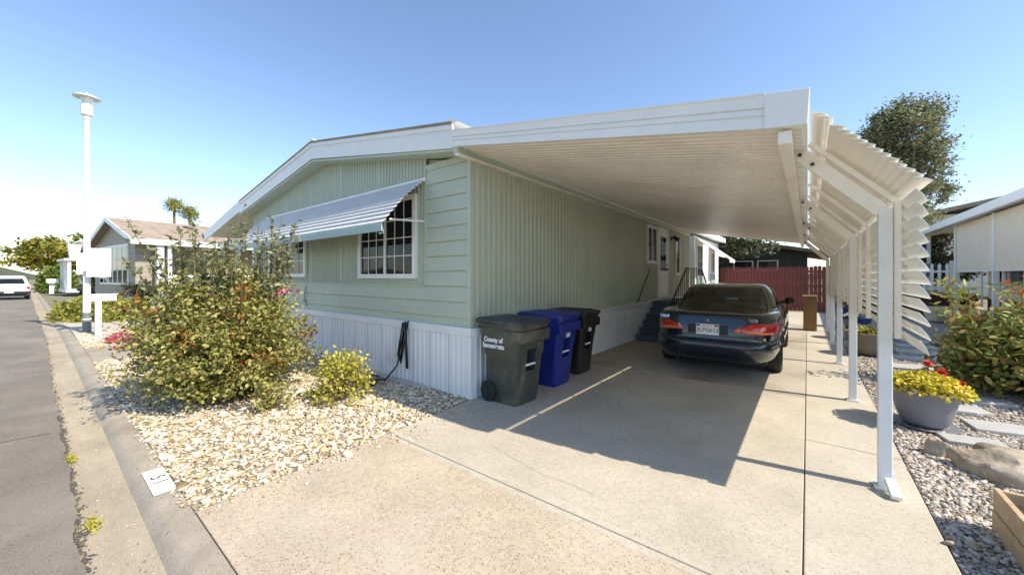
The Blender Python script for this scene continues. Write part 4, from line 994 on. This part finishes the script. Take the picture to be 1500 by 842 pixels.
MB().box(-.16, .16, -.16, .16, 0, .95).build('pillar', m_white, pb, bevel=.02)
MB().box(-.45, .45, -.34, .40, .95, 1.35).build('box', m_white, pb, bevel=.08)

# ------------------------------------------------------------------ white car on the street
wc = thing('parked_car', 'white wagon with black bumper parked at the far end of the street', 'car', (-43.5, -1.12, -.07), R(90 + 2))
secs = []
for (z, y0, y1, hw) in ((.35, .12, 4.7, .86), (.55, 0, 4.85, .92), (.80, .02, 4.85, .94), (1.02, .10, 4.8, .93), (1.06, .14, 4.7, .90)):
    secs.append([(x, y, z) for x, y in rrect(-hw, hw, y0, y1, .18)])
loft(MB(), secs).build('body', m_carwhite, wc, 45)
secs = [[(x, y, z) for x, y in rrect(-hw, hw, y0, y1, .12)] for (z, y0, y1, hw) in ((1.05, .16, 3.7, .88), (1.55, .42, 3.0, .74), (1.66, .60, 2.8, .68), (1.70, .9, 2.5, .55))]
loft(MB(), secs).build('cabin', m_carwhite, wc, 45)
b = MB(); b.add([(-.70, .195, 1.12), (.70, .195, 1.12), (.60, .395, 1.50), (-.60, .395, 1.50)], [(0, 1, 2, 3)]); b.v = [(x, y - .012, z) for x, y, z in b.v]; b.build('rear_window', m_glass, wc)
for s_ in (-1, 1):
    b = MB(); b.add([(s_ * .872, .5, 1.12), (s_ * .872, 3.4, 1.12), (s_ * .765, 2.9, 1.5), (s_ * .765, .65, 1.5)], [(0, 1, 2, 3)]); b.v = [(x + s_ * .006, y, z) for x, y, z in b.v]; b.build('side_window', m_glass, wc)
    MB().box(s_ * .83 - .07, s_ * .83 + .07, -.012, .1, .78, .95).build('tail_lamp', m_red_lens, wc, bevel=.01)
    for yw in (.95, 3.9): MB().lathe([(0, -.1), (.28, -.1), (.33, -.06), (.33, .06), (.28, .1), (0, .1)], 24, (s_ * .82, yw, .33), 'x').build('wheel', m_rubber, wc, 40)
MB().box(-.94, .94, -.10, .12, .42, .62).build('bumper', m_dark, wc, bevel=.03)
MB().box(-.80, .80, .0, .3, .25, .42).build('underbody', m_rubber, wc)
MB().box(-.2, .2, -.115, -.10, .50, .62).build('license_plate', m_decal, wc)

# ------------------------------------------------------------------ neighbour on the left: tan house with lattice porch
nh = thing('neighbor_house', 'tan neighbouring mobile home with brown shingle roof and white lattice porch', 'house', (-25.35, 2.95, 0), R(6.2))
# local: -x along the front, +y back along the side
def N(b, name, mat, sm=False, bevel=0, par=None): return b.build(name, mat, par or nh, sm, bevel)
W_, EZ_, PZ_ = 7.4, 3.45, 4.55
b = MB(); b.box(-W_, -.02, .05, .6, .6, EZ_); b.box(-W_, -2.2, .6, 13, .6, EZ_); N(b, 'wall_core', m_tan)
b = MB(); b.prism([(-W_, EZ_), (-.02, EZ_), (-W_ / 2, PZ_ - .05)], .06, .3, 'y'); N(b, 'gable', m_tan)
for k in range(12):
    z = .62 + k * .235; N(MB().box(-W_, 0, .02, .055, z, z + .225), 'siding_board', m_tan)
    N(MB().box(-.03, .012, .03, .62, z, z + .225), 'siding_board', m_tan); N(MB().box(-2.2, -2.17, .64, 12.9, z, z + .225), 'siding_board', m_tan)
N(MB().box(-W_, 0, .03, 13, 0, .6), 'skirt', m_skirt)
b = MB(); b.prism([(-W_ - .75, EZ_ - .24), (-W_ / 2, PZ_ + .0), (.75, EZ_ - .24), (.75, EZ_ - .12), (-W_ / 2, PZ_ + .14), (-W_ - .75, EZ_ - .12)], -.25, 13.4, 'y'); N(b, 'roof', m_shingle)
for s_ in (0, 1):
    xa = .78 if s_ == 0 else -W_ - .78; b = MB()
    b.add([(xa, -.3, EZ_ - .36), (-W_ / 2, -.3, PZ_ - .08), (-W_ / 2, -.3, PZ_ + .15), (xa, -.3, EZ_ - .11), (xa, -.25, EZ_ - .36), (-W_ / 2, -.25, PZ_ - .08), (-W_ / 2, -.25, PZ_ + .15), (xa, -.25, EZ_ - .11)], [(0, 1, 2, 3), (7, 6, 5, 4), (0, 4, 5, 1), (1, 5, 6, 2), (2, 6, 7, 3), (3, 7, 4, 0)]); N(b, 'fascia', m_white)
N(MB().box(.755, .80, -.28, 13.4, EZ_ - .36, EZ_ - .10), 'fascia', m_white)
for k in range(6):
    x0 = -6.1 + k * .86
    fr = MB(); fr.box(x0, x0 + .82, -.03, .02, 1.15, 3.2); wn = N(fr, 'window', m_white)
    N(MB().box(x0 + .08, x0 + .74, -.036, -.031, 1.25, 3.1), 'pane', m_glass, par=wn)
for y in (.64, 1.05, 5.4, 6.0, 9.5, 12.6): N(MB().box(.45 - .1 * (y < 1), .62 + .05 * (y < 1), y, y + .16 + .1 * (y < 1), .6, EZ_ - .25), 'porch_post', m_white)
N(MB().box(-2.2, .75, .64, 13, .45, .62), 'porch_floor', m_plank)
N(MB().box(.49, .57, 1.2, 12.7, 1.52, 1.64), 'porch_rail', m_white); N(MB().box(.49, .57, 1.2, 12.7, .68, .76), 'porch_rail', m_white)
lt = MB()
for k in range(84):
    y = 1.2 + k * .14
    for d in (-.42, .42):
        y1 = y + d
        if 1.1 < y1 < 12.8: lt.bar((.52 + .008 * (d > 0), y, .74), (.52 + .008 * (d > 0), y1, 1.54), .012, .035, (1, 0, 0))
N(lt, 'lattice', m_white)

# far houses down the street
fh = thing('neighbor_house', 'distant white house with white framed porch behind the yellow ground cover', 'house', (-50, 2.0, 0), R(3))
F_ = lambda b, n, m, **k: b.build(n, m, fh, **k)
F_(MB().box(-7, 0, 1.5, 13, .4, 3.2), 'wall', m_tan); F_(MB().prism([(-7.6, 3.1), (-3.5, 4.6), (.6, 3.1), (.6, 3.3), (-3.5, 4.8), (-7.6, 3.3)], .8, 13.4, 'y'), 'roof', m_shingle)
F_(MB().box(-7.65, .65, .72, .8, 3.0, 3.3), 'fascia', m_white)
for x in (.2, -2.2, -4.6): F_(MB().box(x - .11, x + .11, -.3, -.1, .3, 3.0), 'porch_post', m_white)
F_(MB().box(-5.0, .5, -.5, 1.5, 2.95, 3.12), 'porch_roof', m_white); F_(MB().box(-5, .4, -.4, 1.5, .2, .45), 'porch_floor', m_white)
for x in (-1.9, -4.2): F_(MB().box(x, x + 1.2, 1.42, 1.49, 1.1, 2.5), 'window', m_glass)
b = MB(); b.add([(-.55, -.3, 4.35), (.55, -.3, 4.35), (.55, .5, 4.35), (-.55, .5, 4.35), (-.3, -.15, 3.15), (.3, -.15, 3.15), (.3, .3, 3.15), (-.3, .3, 3.15)], [(3, 2, 1, 0), (4, 5, 6, 7), (0, 1, 5, 4), (1, 2, 6, 5), (2, 3, 7, 6), (3, 0, 4, 7)]); F_(b, 'roof_vent', m_white)
fh2 = thing('neighbor_house', 'pale roofed house just visible past the sign boards on the lamp post', 'house', (-31, 9, 0), R(6))
MB().box(-6, 0, 0, 10, 0, 3.4).build('wall', m_white, fh2); MB().prism([(-6.6, 3.3), (-3, 4.9), (.6, 3.3), (.6, 3.5), (-3, 5.1), (-6.6, 3.5)], -.6, 10, 'y').build('roof', m_shingle, fh2); MB().box(-5, -3, -.05, 0.0, 1, 2.4).build('window', m_glass, fh2)

# ------------------------------------------------------------------ left side planting
def mound(name, label, loc, rx, ry, h, mat, n, leaf, cat='shrub', group=None):
    t = thing(name, label, cat, loc, 0, group)
    d = rng.normal(size=(n, 3)); d[:, 2] = np.abs(d[:, 2]); d /= np.linalg.norm(d, axis=1)[:, None]
    rr = rng.uniform(.55, 1.03, n)[:, None] ** .5; bump_ = (1 + .18 * np.sin(d[:, :1] * 7 + 1) * np.cos(d[:, 1:2] * 9))
    P = d * rr * bump_ * [rx, ry, h]
    leaves('foliage', P, leaf, mat, t, aspect=.6)
    st_ = MB()
    for k in range(14):
        e = P[rng.integers(n)] * .8; st_.tube(bezier(np.array([0, 0, 0.]), e * .5 + [0, 0, h * .2], e, 5), [.02, .017, .014, .01, .006], 4, False)
    st_.build('stem', m_stem, t, True); return t
mound('ground_cover', 'low yellow green ground cover mound beyond the lamp post', (-21.6, 1.55, 0), 2.6, 1.25, .75, m_leaf_low, 5200, .13)
mound('ground_cover', 'yellow green mound between the mailbox and the tan house', (-19.6, 2.3, 0), .7, .5, .7, m_leaf_low, 2200, .12)
cyc = thing('cycad', 'dark spiky cycad beside the tan house', 'plant', (-22.6, 2.95, 0)); P = []; sm_ = MB()
for k in range(42):
    a = rng.uniform(0, 6.283); r_ = rng.uniform(.7, 1.15); q = bezier(np.array([0, 0, .35]), np.array([math.cos(a) * r_ * .5, math.sin(a) * r_ * .5, 1.55 * rng.uniform(.7, 1.2)]), np.array([math.cos(a) * r_, math.sin(a) * r_, rng.uniform(.35, 1.3)]), 8)
    sm_.tube(q, .012, 4, False)
    for s_ in np.linspace(1, 6.9, 40): i = int(s_); P.append(q[i] * (1 - s_ + i) + q[i + 1] * (s_ - i))
sm_.lathe([(0, 0), (.18, 0), (.16, .4), (0, .42)], 10); sm_.build('stem', m_stem, cyc, True); leaves('frond', np.array(P), .17, m_leaf_dark, cyc, aspect=.16)
tree('street_tree', 'golden green spreading tree at the far end of the street', (-75, 1.6, 0), 7.4, [(0, 0, 4.4, 4.2, 3.2, 2.4), (-2, -2.6, 3.6, 3, 2.2, 1.6), (2.2, 2.2, 5, 2.4, 2.6, 1.9)], m_leaf_gold, 70, .42, 70, .8, .25, fork=.3)
mound('hedge', 'bright green clipped bush under the golden tree', (-62, 1.5, 0), 2.2, 1.5, 2.6, m_leaf_hedge, 2600, .28, 'bush')
mound('shrub', 'dark green shrub beside the distant white porch', (-46, 2.9, 0), 1.0, .7, 1.9, m_leaf_dark, 1400, .2)
for i, (x, y, h_, lb) in enumerate(((-92, 15.9, 15.6, 'taller left palm of the pair rising behind the tan house roof'), (-93, 18.3, 14.6, 'shorter right palm of the pair rising behind the tan house roof'))):
    t = thing('palm_tree', lb, 'palm tree', (x, y, 0), 0, 'palms behind the tan house')
    MB().tube([(0, 0, 0), (.2, 0, h_ * .5), (0, 0, h_ - 1)], [.32, .24, .2], 8).build('trunk', m_bark, t, True); P = []; fm = MB()
    for k in range(64):
        a = k * 2.4 + rng.uniform(-.3, .3); el = -.9 + 2.2 * k / 64; d = np.array([math.cos(a) * math.cos(el), math.sin(a) * math.cos(el), math.sin(el)])
        c0 = np.array([0, 0, h_ - 1]); e = c0 + d * 1.05; fm.tube([c0, e], .02, 3, False)
        P.append(e + rng.normal(size=(9, 3)) * .30)
    fm.build('frond_stalk', m_stem, t); leaves('frond', np.concatenate(P), .6, m_leaf_low, t, aspect=.22)
# a wooded rise on the horizon
P = []; hill_v = []; hill_f = []
hb = MB(); rowp = []
for k in range(160):
    a = R(18 + k * 2.0); r_ = 330; h_ = 5 + 2.5 * math.sin(k * 1.7) + 2 * math.sin(k * .53) + rng.uniform(-1, 1)
    c, s_ = -math.sin(a - R(90)), math.cos(a - R(90)); rowp.append([(r_ * c, r_ * s_, -.2), (r_ * 1.02 * c, r_ * 1.02 * s_, h_ * .7), (r_ * 1.06 * c, r_ * 1.06 * s_, h_)])
hb.grid(rowp); ho_ = hb.build('hills', m_hill, None, True); struct(ho_)

# ------------------------------------------------------------------ behind the drive: white home, red fence, dark house, trees
wh = thing('neighbor_house', 'white mobile home with small white window awnings beyond the green house', 'house', (-3.42, 15.6, 0))
Wd = lambda b, n, m, **k: b.build(n, m, wh, world=True, **k)
Wd(MB().box(-12, -3.44, 15.7, 20.6, 0.5, 3.15), 'wall', m_white); Wd(MB().box(-12, -3.42, 15.65, 20.65, 0, .5), 'skirt', m_skirt)
for k in range(12): Wd(MB().box(-3.44, -3.42, 15.7 + k * .41, 15.7 + k * .41 + .40, .5, 3.1), 'wall_panel', m_white)
Wd(MB().prism([(-12.2, 3.2), (-7.8, 4.0), (-3.15, 3.2), (-3.15, 3.42), (-7.8, 4.2), (-12.2, 3.42)], 15.3, 20.9, 'y'), 'roof', m_white)
window(wh, 'window', (-3.415, 15.95, 1.55), (0, 1, 0), .95, 1.3, (1, 1), 2, .07)
window(wh, 'window', (-3.415, 18.6, 1.7), (0, 1, 0), .85, 1.0, (1, 1), 1, .07)
for (y0, y1, z) in ((15.75, 17.25, 3.05), (18.3, 19.8, 2.9)):
    a_ = MB(); a_.add([(-3.4, y0, z), (-3.4, y1, z), (-2.6, y1, z - .62), (-2.6, y0, z - .62), (-3.4, y0, z + .03), (-3.4, y1, z + .03), (-2.6, y1, z - .59), (-2.6, y0, z - .59)], [(0, 1, 2, 3), (7, 6, 5, 4), (0, 4, 5, 1), (1, 5, 6, 2), (2, 6, 7, 3), (3, 7, 4, 0)])
    a_.add([(-2.6, y0, z - .62), (-2.6, y1, z - .62), (-2.62, y1, z - .72), (-2.62, y0, z - .72)], [(0, 1, 2, 3)]); Wd(a_, 'window_awning', m_white)
for k, yy in enumerate((16.0, 18.65)): Wd(MB().box(-3.416, -3.37, yy, yy + .9, 1.0, 1.52 + .15 * k), 'window_apron', m_trim_green)
rf = thing('wood_fence', 'dark red board fence across the end of the driveway', 'fence', (-3.4, 21.2, 0))
x = -3.42; k = 0
proto = None
while x < 1.35:
    wd = random.uniform(.128, .138); h_ = 2.02 + random.uniform(-.02, .02)
    b = MB(); b.prism([(0, .03), (wd, .03), (wd, h_ - .03), (wd - .03, h_), (.03, h_), (0, h_ - .03)], random.uniform(-.014, .006), .02, 'y'); b.build('board', m_red_fence, rf, loc=(x + 3.4, 0, 0)); x += .145
for z in (.35, 1.1, 1.75): MB().box(0, 4.8, .022, .06, z, z + .09).build('rail', m_red_fence, rf)
dh = thing('neighbor_house', 'dark green house with low brown roof behind the red fence', 'house', (-5, 26, 0))
D_ = lambda b, n, m, **k: b.build(n, m, dh, world=True, **k)
D_(MB().box(-8, .0, 26, 33, 0, 2.85), 'wall', m_dgreen); D_(MB().prism([(-8, 2.85), (0, 2.85), (-4, 3.62)], 26.0, 26.2, 'y'), 'gable', m_dgreen)
D_(MB().prism([(-9, 2.66), (-4, 3.72), (1.0, 2.66), (1.0, 2.84), (-4, 3.92), (-9, 2.84)], 25.2, 33.5, 'y'), 'roof', m_brown_roof)
for (x0, x1) in ((-3.5, -2.5), (-2.3, -1.3)): 
    wn = D_(MB().box(x0, x1, 25.95, 26.0, 1.9, 2.5), 'window', m_white); D_(MB().box(x0 + .06, x1 - .06, 25.94, 25.948, 1.96, 2.44), 'pane', m_glass)
tree('shade_tree', 'pale blossomed green tree hanging over the red fence', (-5.0, 24, 0), 6.5, [(0, 0, 4.0, 2.6, 1.6, 1.5), (2.2, -.3, 3.6, 1.8, 1.3, 1.05)], m_leaf_back, 110, .17, 75, .42, .16, aspect=.6)
cab = thing('cabinet', 'brown wooden cabinet with light top standing at the end of the carport', 'cabinet', (.06, 14.0, 0))
MB().box(-.16, .15, -.15, .35, .02, .98).build('body', m_oak, cab, bevel=.006); MB().box(-.18, .17, -.17, .37, .98, 1.01).build('top', m_lumber, cab, bevel=.004)
MB().box(-.135, .125, -.162, -.152, .05, .95).build('door', m_oak, cab, bevel=.003)

# ------------------------------------------------------------------ right side: pots, stones, planter, flowers
def pot(label, loc, prof, mat, soil_z, soil_r, saucer=None, name='flower_pot'):
    t = thing(name, label, 'flower pot', loc); MB().lathe(prof, 44).build('pot', mat, t, 50)
    MB().lathe([(0, soil_z), (soil_r, soil_z), (soil_r, soil_z - .02), (0, soil_z - .02)], 24).build('soil', m_soil, t)
    if saucer: MB().lathe(saucer, 40).build('saucer', mat, t, 40)
    return t
bowl = [(0, .03), (.15, .03), (.17, .05), (.215, .16), (.238, .27), (.243, .30), (.252, .305), (.258, .34), (.262, .375), (.27, .38), (.27, .405), (.25, .41), (.24, .36), (0, .34)]
def flowers(name, label, loc, R_, h_, n, mats, leafm, cat='flowers', squash=1.):
    t = thing(name, label, cat, loc)
    d = rng.normal(size=(n, 3)); d[:, 2] = np.abs(d[:, 2]) * .9; d /= np.linalg.norm(d, axis=1)[:, None]; P = d * rng.uniform(.75, 1.05, (n, 1)) * [R_, R_ * squash, h_]
    leaves('petal', P, .032, mats[0], t, aspect=.95, up=1.2)
    P2 = d * rng.uniform(.4, .95, (n, 1)) * [R_, R_ * squash, h_]; leaves('foliage', P2[: n // 2], .04, leafm, t, aspect=.6)
    if len(mats) > 1:
        q = P[rng.random(n) < .10]; q = q[(q[:, 2] < h_ * .35)]; leaves('pale_petal', q + [0, 0, .01], .035, mats[1], t, aspect=.95, up=1.)
    sm_ = MB()
    for k in range(26): e = P[rng.integers(n)] * .95; sm_.tube([(e[0] * .2, e[1] * .2, 0), tuple(e * .6 + np.array([0, 0, .03])), tuple(e)], .004, 4, False)
    if len(mats) > 2:
        for (x, y, z) in ((.02, 0, h_ + .09), (.12, .02, h_ + .02), (.25, 0, h_ * .55)):
            sm_.tube([(x * .3, y, 0), (x, y, z)], .004, 4, False)
            leaves('red_flower', rng.normal(size=(46, 3)) * .017 + [x, y, z], .03, mats[2], t, aspect=1., up=1.5)
    sm_.build('stem', m_stem, t); return t
pot('grey bowl pot with mixed yellow flowers beside the nearest carport post', (.96, 5.78, .0), bowl, m_pot_grey, .37, .245, [(0, .002), (.235, .002), (.27, .03), (.262, .032), (.22, .014), (0, .014)])
flowers('flowering_plant', 'mass of yellow flowers with a few red blooms in the nearest grey pot', (.97, 5.76, .37), .32, .20, 1500, (m_petal_y, m_petal_w, m_petal_r), m_leaf_yel)
pot('brown bowl pot behind the second carport post', (.93, 10.25, 0), [(r * 1.16, z * 1.12) for r, z in bowl], m_pot_brown, .42, .27)
flowers('flowering_plant', 'low yellow green plant in the brown bowl pot', (.93, 10.25, .42), .30, .18, 700, (m_leaf_yel,), m_leaf_hedge)
pot('glossy dark blue pot behind the brown bowl pot', (.95, 12.7, 0), [(0, .02), (.17, .02), (.19, .06), (.27, .40), (.30, .52), (.33, .53), (.33, .58), (.29, .58), (.27, .5), (0, .48)], m_pot_blue, .5, .27)
flowers('flowering_plant', 'small pale flowers in the dark blue pot', (.95, 12.7, .5), .28, .2, 400, (m_petal_w,), m_leaf_hedge)
pot('blue pot at the far end of the louvred carport side', (.9, 15.6, 0), [(0, .02), (.17, .02), (.19, .06), (.27, .44), (.30, .58), (.33, .59), (.33, .64), (.29, .64), (.27, .5), (0, .48)], m_pot_blue, .5, .27)
flowers('flowering_plant', 'dark leafy plant in the far blue pot', (.9, 15.6, .5), .28, .45, 300, (m_leaf_dark,), m_leaf_dark)
for i, (x, y, lb) in enumerate(((3.62, 19.3, 'round pale planter by the neighbour porch post'), (3.9, 18.2, 'second pale planter in front of the porch post'))):
    pot(lb, (x, y, 0), [(0, .02), (.3, .02), (.34, .06), (.46, .40), (.52, .46), (.52, .52), (.46, .52), (.42, .4), (0, .38)], m_pot_white, .4, .42)
def boulder(label, loc, s, seed, rz=0):
    import bmesh
    r2 = np.random.default_rng(seed); bm = bmesh.new(); bmesh.ops.create_icosphere(bm, subdivisions=4, radius=1); kk = r2.normal(size=(9, 3)) * 1.7; of = r2.uniform(0, 6, 9); cut = r2.normal(size=(7, 3)); cut /= np.linalg.norm(cut, axis=1)[:, None]
    for v in bm.verts:
        p = np.array(v.co); d = 1 + .05 * np.sum(np.sin(kk @ p + of) * .55) + .012 * math.sin(p[0] * 19 + p[1] * 13)
        for c in cut:
            q = float(c @ p)
            if q > .72: d *= .72 / q
        v.co = Vector(p * d * np.array(s))
    me = bpy.data.meshes.new('rock'); bm.to_mesh(me); bm.free(); me.materials.append(m_rock); me.shade_smooth(); me.set_sharp_from_angle(angle=R(28))
    o = bpy.data.objects.new('rock', me); COL.objects.link(o); o.location = loc; o.rotation_euler = (0, 0, rz); return tag(o, label, 'rock', 'rocks edging the flower bed')
boulder('small upright tan rock at the left end of the row of rocks', (.905, 4.92, .06), (.085, .075, .12), 3)
boulder('long low tan boulder between the small rock and the wooden planter', (1.16, 4.68, .045), (.27, .18, .165), 5, R(-28))
boulder('flat grey tan rock behind the long boulder', (1.33, 5.1, .03), (.20, .13, .10), 8, R(-20))
boulder('dark tan rock at the right edge above the planter', (1.55, 4.95, .06), (.13, .12, .15), 12, .4)
pt = thing('planter_box', 'pale wooden planter box filled with dark soil at the corner of the drive', 'planter box', (.90, 3.68, 0), R(0))
MB().box(0, .03, -1.6, 0, .0, .13).build('plank', m_lumber, pt, bevel=.004); MB().box(0.003, .033, -1.6, -.002, .134, .265).build('plank', m_lumber, pt, bevel=.004)
MB().box(.034, 1.3, -.03, -.002, .0, .13).build('plank', m_lumber, pt, bevel=.004); MB().box(.036, 1.3, -.032, -.003, .134, .263).build('plank', m_lumber, pt, bevel=.004)
MB().box(.04, 1.3, -1.6, -.04, .0, .20).build('soil', m_soil, pt)
flags = [((1.42, 6.72), .20, .15, 20), ((1.22, 5.45), .21, .11, 12), ((1.62, 6.12), .30, .17, 10), ((1.65, 10.3), .42, .2, 10), ((1.85, 11.2), .42, .2, 5), ((2.0, 12.1), .42, .2, 0), ((2.1, 13.0), .42, .2, 4), ((1.5, 9.3), .4, .2, 12), ((1.75, 7.3), .2, .15, 12)]
fl_lab = ['grey flagstone beside the grey pot, right of it', 'grey flagstone under the front edge of the grey pot', 'broad grey flagstone right of the rocks', 'stepping stone of the row towards the porch, second nearest', 'stepping stone of the row towards the porch, third', 'stepping stone of the row towards the porch, fourth', 'stepping stone of the row towards the porch, farthest', 'stepping stone of the row towards the porch, nearest', 'small flagstone at the foot of the flower bush']
for ((x, y), a_, c_, rz), lb in zip(flags, fl_lab):
    P = [(a_ * (1 + random.uniform(-.1, .1)) * sx, c_ * (1 + random.uniform(-.1, .1)) * sy) for sx, sy in ((-1, -1), (.1, -1.1), (1, -.9), (1.02, .9), (0, 1.05), (-1, 1))]
    o = MB().prism(P, 0, .042, 'z').build('flagstone', m_flag, None, bevel=.008, loc=(x, y, -.004)); o.rotation_euler = (0, 0, R(rz)); tag(o, lb, 'flagstone', 'flagstones through the pebbles')
fb_ = shrub('flower_bush', 'tall mixed bush with reddish leaves, right of the grey flower pot', (2.25, 8.1, 0), .95, .9, 1.15, m_leaf_mix, 170, 42, .10, rz=TH, aspect=.42, jit=.09, inner=.25)
PS = []; PF = []; PY_ = []; sm_ = MB()
for k in range(14):
    x, y = rng.uniform(-.6, .9), rng.uniform(-.5, .6); h_ = rng.uniform(1.15, 1.65); q = bezier(np.array([x * .6, y * .6, .3]), np.array([x, y, .9]), np.array([x * 1.05, y, h_]), 8); sm_.tube(q, .006, 4, False)
    for s_ in range(2, 8): PS.append(q[s_] + rng.normal(size=(9, 3)) * [.10, .10, .02])
    if k % 3 == 0: PF.append(q[-1] + rng.normal(size=(22, 3)) * .02)
for k in range(5): e = np.array([rng.uniform(-.9, -.2), -.75, rng.uniform(.65, 1.05)]); (PF if k < 3 else PY_).append(e + rng.normal(size=(26, 3)) * .022)
sm_.build('flower_stem', m_stem, fb_); leaves('stem_leaf', np.concatenate(PS), .13, m_leaf_mix, fb_, aspect=.28)['kind'] = 'stuff'; leaves('red_flower', np.concatenate(PF), .04, m_petal_r, fb_, aspect=.9); leaves('yellow_flower', np.concatenate(PY_), .04, m_petal_y, fb_, aspect=.9)
mound('bush', 'yellow green bush at the right edge behind the flagstones', (3.0, 7.4, 0), .7, .7, .95, m_leaf_hedge, 1800, .09, 'bush')
for k in range(0):
    pass
# neighbour porch on the right (runs along the drive direction at x = 4.3)
rp_ = thing('neighbor_house', 'beige neighbouring home with drop screens, white posts and sloping white porch roof', 'house', (4.3, 20.9, 0))
Q = lambda b, n, m, **k: b.build(n, m, rp_, world=True, **k)
rz_ = lambda y: 3.60 - .0 * y
Q(MB().box(5.0, 12, 11, 20.8, .8, 3.4), 'wall', m_beige_wall); Q(MB().box(4.99, 12, 11, 20.8, 0, .8), 'skirt', m_lattice_red)
Q(MB().prism([(3.95, 3.42), (9, 4.3), (13, 3.6), (13, 3.72), (9, 4.44), (3.95, 3.56)], 10.5, 30, 'y'), 'roof', m_white)
Q(MB().box(3.9, 3.95, 10.5, 30, 3.38, 3.62), 'fascia', m_white, bevel=.004)
for y in (20.9, 17.3, 13.7, 25): Q(MB().box(4.24, 4.36, y - .06, y + .06, 0, 3.42), 'porch_post', m_white, bevel=.004)
for (a_, c_) in ((17.36, 20.8), (13.76, 17.24), (10.6, 13.64)):
    Q(MB().box(4.28, 4.31, a_, c_, 1.74, 3.4), 'drop_screen', m_beige)
    Q(MB().tube([(4.295, a_, 1.74), (4.295, c_, 1.74)], .025, 8), 'screen_roller', m_white)
for y in (12.2, 13.6, 15, 16.4, 17.8, 19.2):
    wn = Q(MB().box(4.95, 4.99, y, y + 1.0, 1.2, 2.6), 'window', m_white); Q(MB().box(4.94, 4.948, y + .07, y + .93, 1.27, 2.53), 'pane', m_glass)
for k in range(5): Q(MB().box(4.38, 4.42, 12 + k * 1.7, 12 + k * 1.7 + .06, .55, 1.74), 'screen_frame', m_white)
pf = thing('picket_fence', 'white picket fence on the porch deck above dark red skirting', 'fence', (1.4, 21.2, 0))
K_ = lambda b, n, m, **k: b.build(n, m, pf, world=True, **k)
K_(MB().box(1.45, 4.9, 21.3, 30, 0, .88), 'deck_skirt', m_lattice_red)
for k in range(12): K_(MB().box(1.47 + k * .285, 1.47 + k * .285 + .27, 21.27, 21.3, .03, .86), 'skirt_board', m_lattice_red)
K_(MB().box(1.4, 4.9, 21.2, 30, .885, .93), 'deck', m_lumber)
for k in range(14):
    x = 1.55 + k * .195; K_(MB().prism([(x, .98), (x + .085, .98), (x + .085, 2.0), (x + .0425, 2.08), (x, 2.0)], 21.22, 21.245, 'y'), 'picket', m_white)
for z in (1.08, 1.72): K_(MB().box(1.5, 4.85, 21.246, 21.28, z, z + .085), 'rail', m_white)
for x in (1.4, 4.2): K_(MB().box(x, x + .15, 21.2, 21.33, .0, 2.16), 'fence_post', m_white)
bh = thing('neighbor_house', 'pale two storey house with dark windows above the neighbour porch roof', 'house', (15.5, 46, 0))
MB().box(-8, 8, 0, 8, 0, 6.6).build('wall', m_beige_wall, bh); MB().prism([(-8.6, 6.4), (0, 8.2), (8.6, 6.4), (8.6, 6.7), (0, 8.5), (-8.6, 6.7)], -.6, 8.6, 'y').build('roof', m_shingle, bh)
for x in (-5.6, -3.6, 2): MB().box(x, x + 1.6, -.05, 0, 4.6, 5.9).build('window', m_glass, bh)
# big tree behind on the right
rng = np.random.default_rng(21)
tree('big_tree', 'tall grey green tree rising behind the louvred carport side', (3.85, 28.5, 0), 12, [(.1, 0, 9.0, 1.7, 1.8, 2.0), (-1.5, .3, 8.0, 1.5, 1.6, 1.5), (.5, 0, 6.6, 1.6, 1.7, 1.7), (.2, -.5, 4.2, 1.7, 1.6, 1.2)], m_leaf_tree, 150, .15, 230, .48, .24, fork=.35)
tree('garden_tree', 'small bushy green tree behind the white picket fence', (4.3, 25.5, 0), 3.6, [(-.4, 0, 2.3, 1.7, .8, 1.1), (.6, .5, 1.9, 1.2, .8, .9)], m_leaf_back, 60, .14, 150, .4, .08, fork=.3)
tree('garden_tree', 'dark tree behind the dark green house', (-9, 38, 0), 7, [(0, 0, 4.6, 3.4, 3, 2.2)], m_leaf_dark, 50, .3, 90, .7, .2, fork=.35)
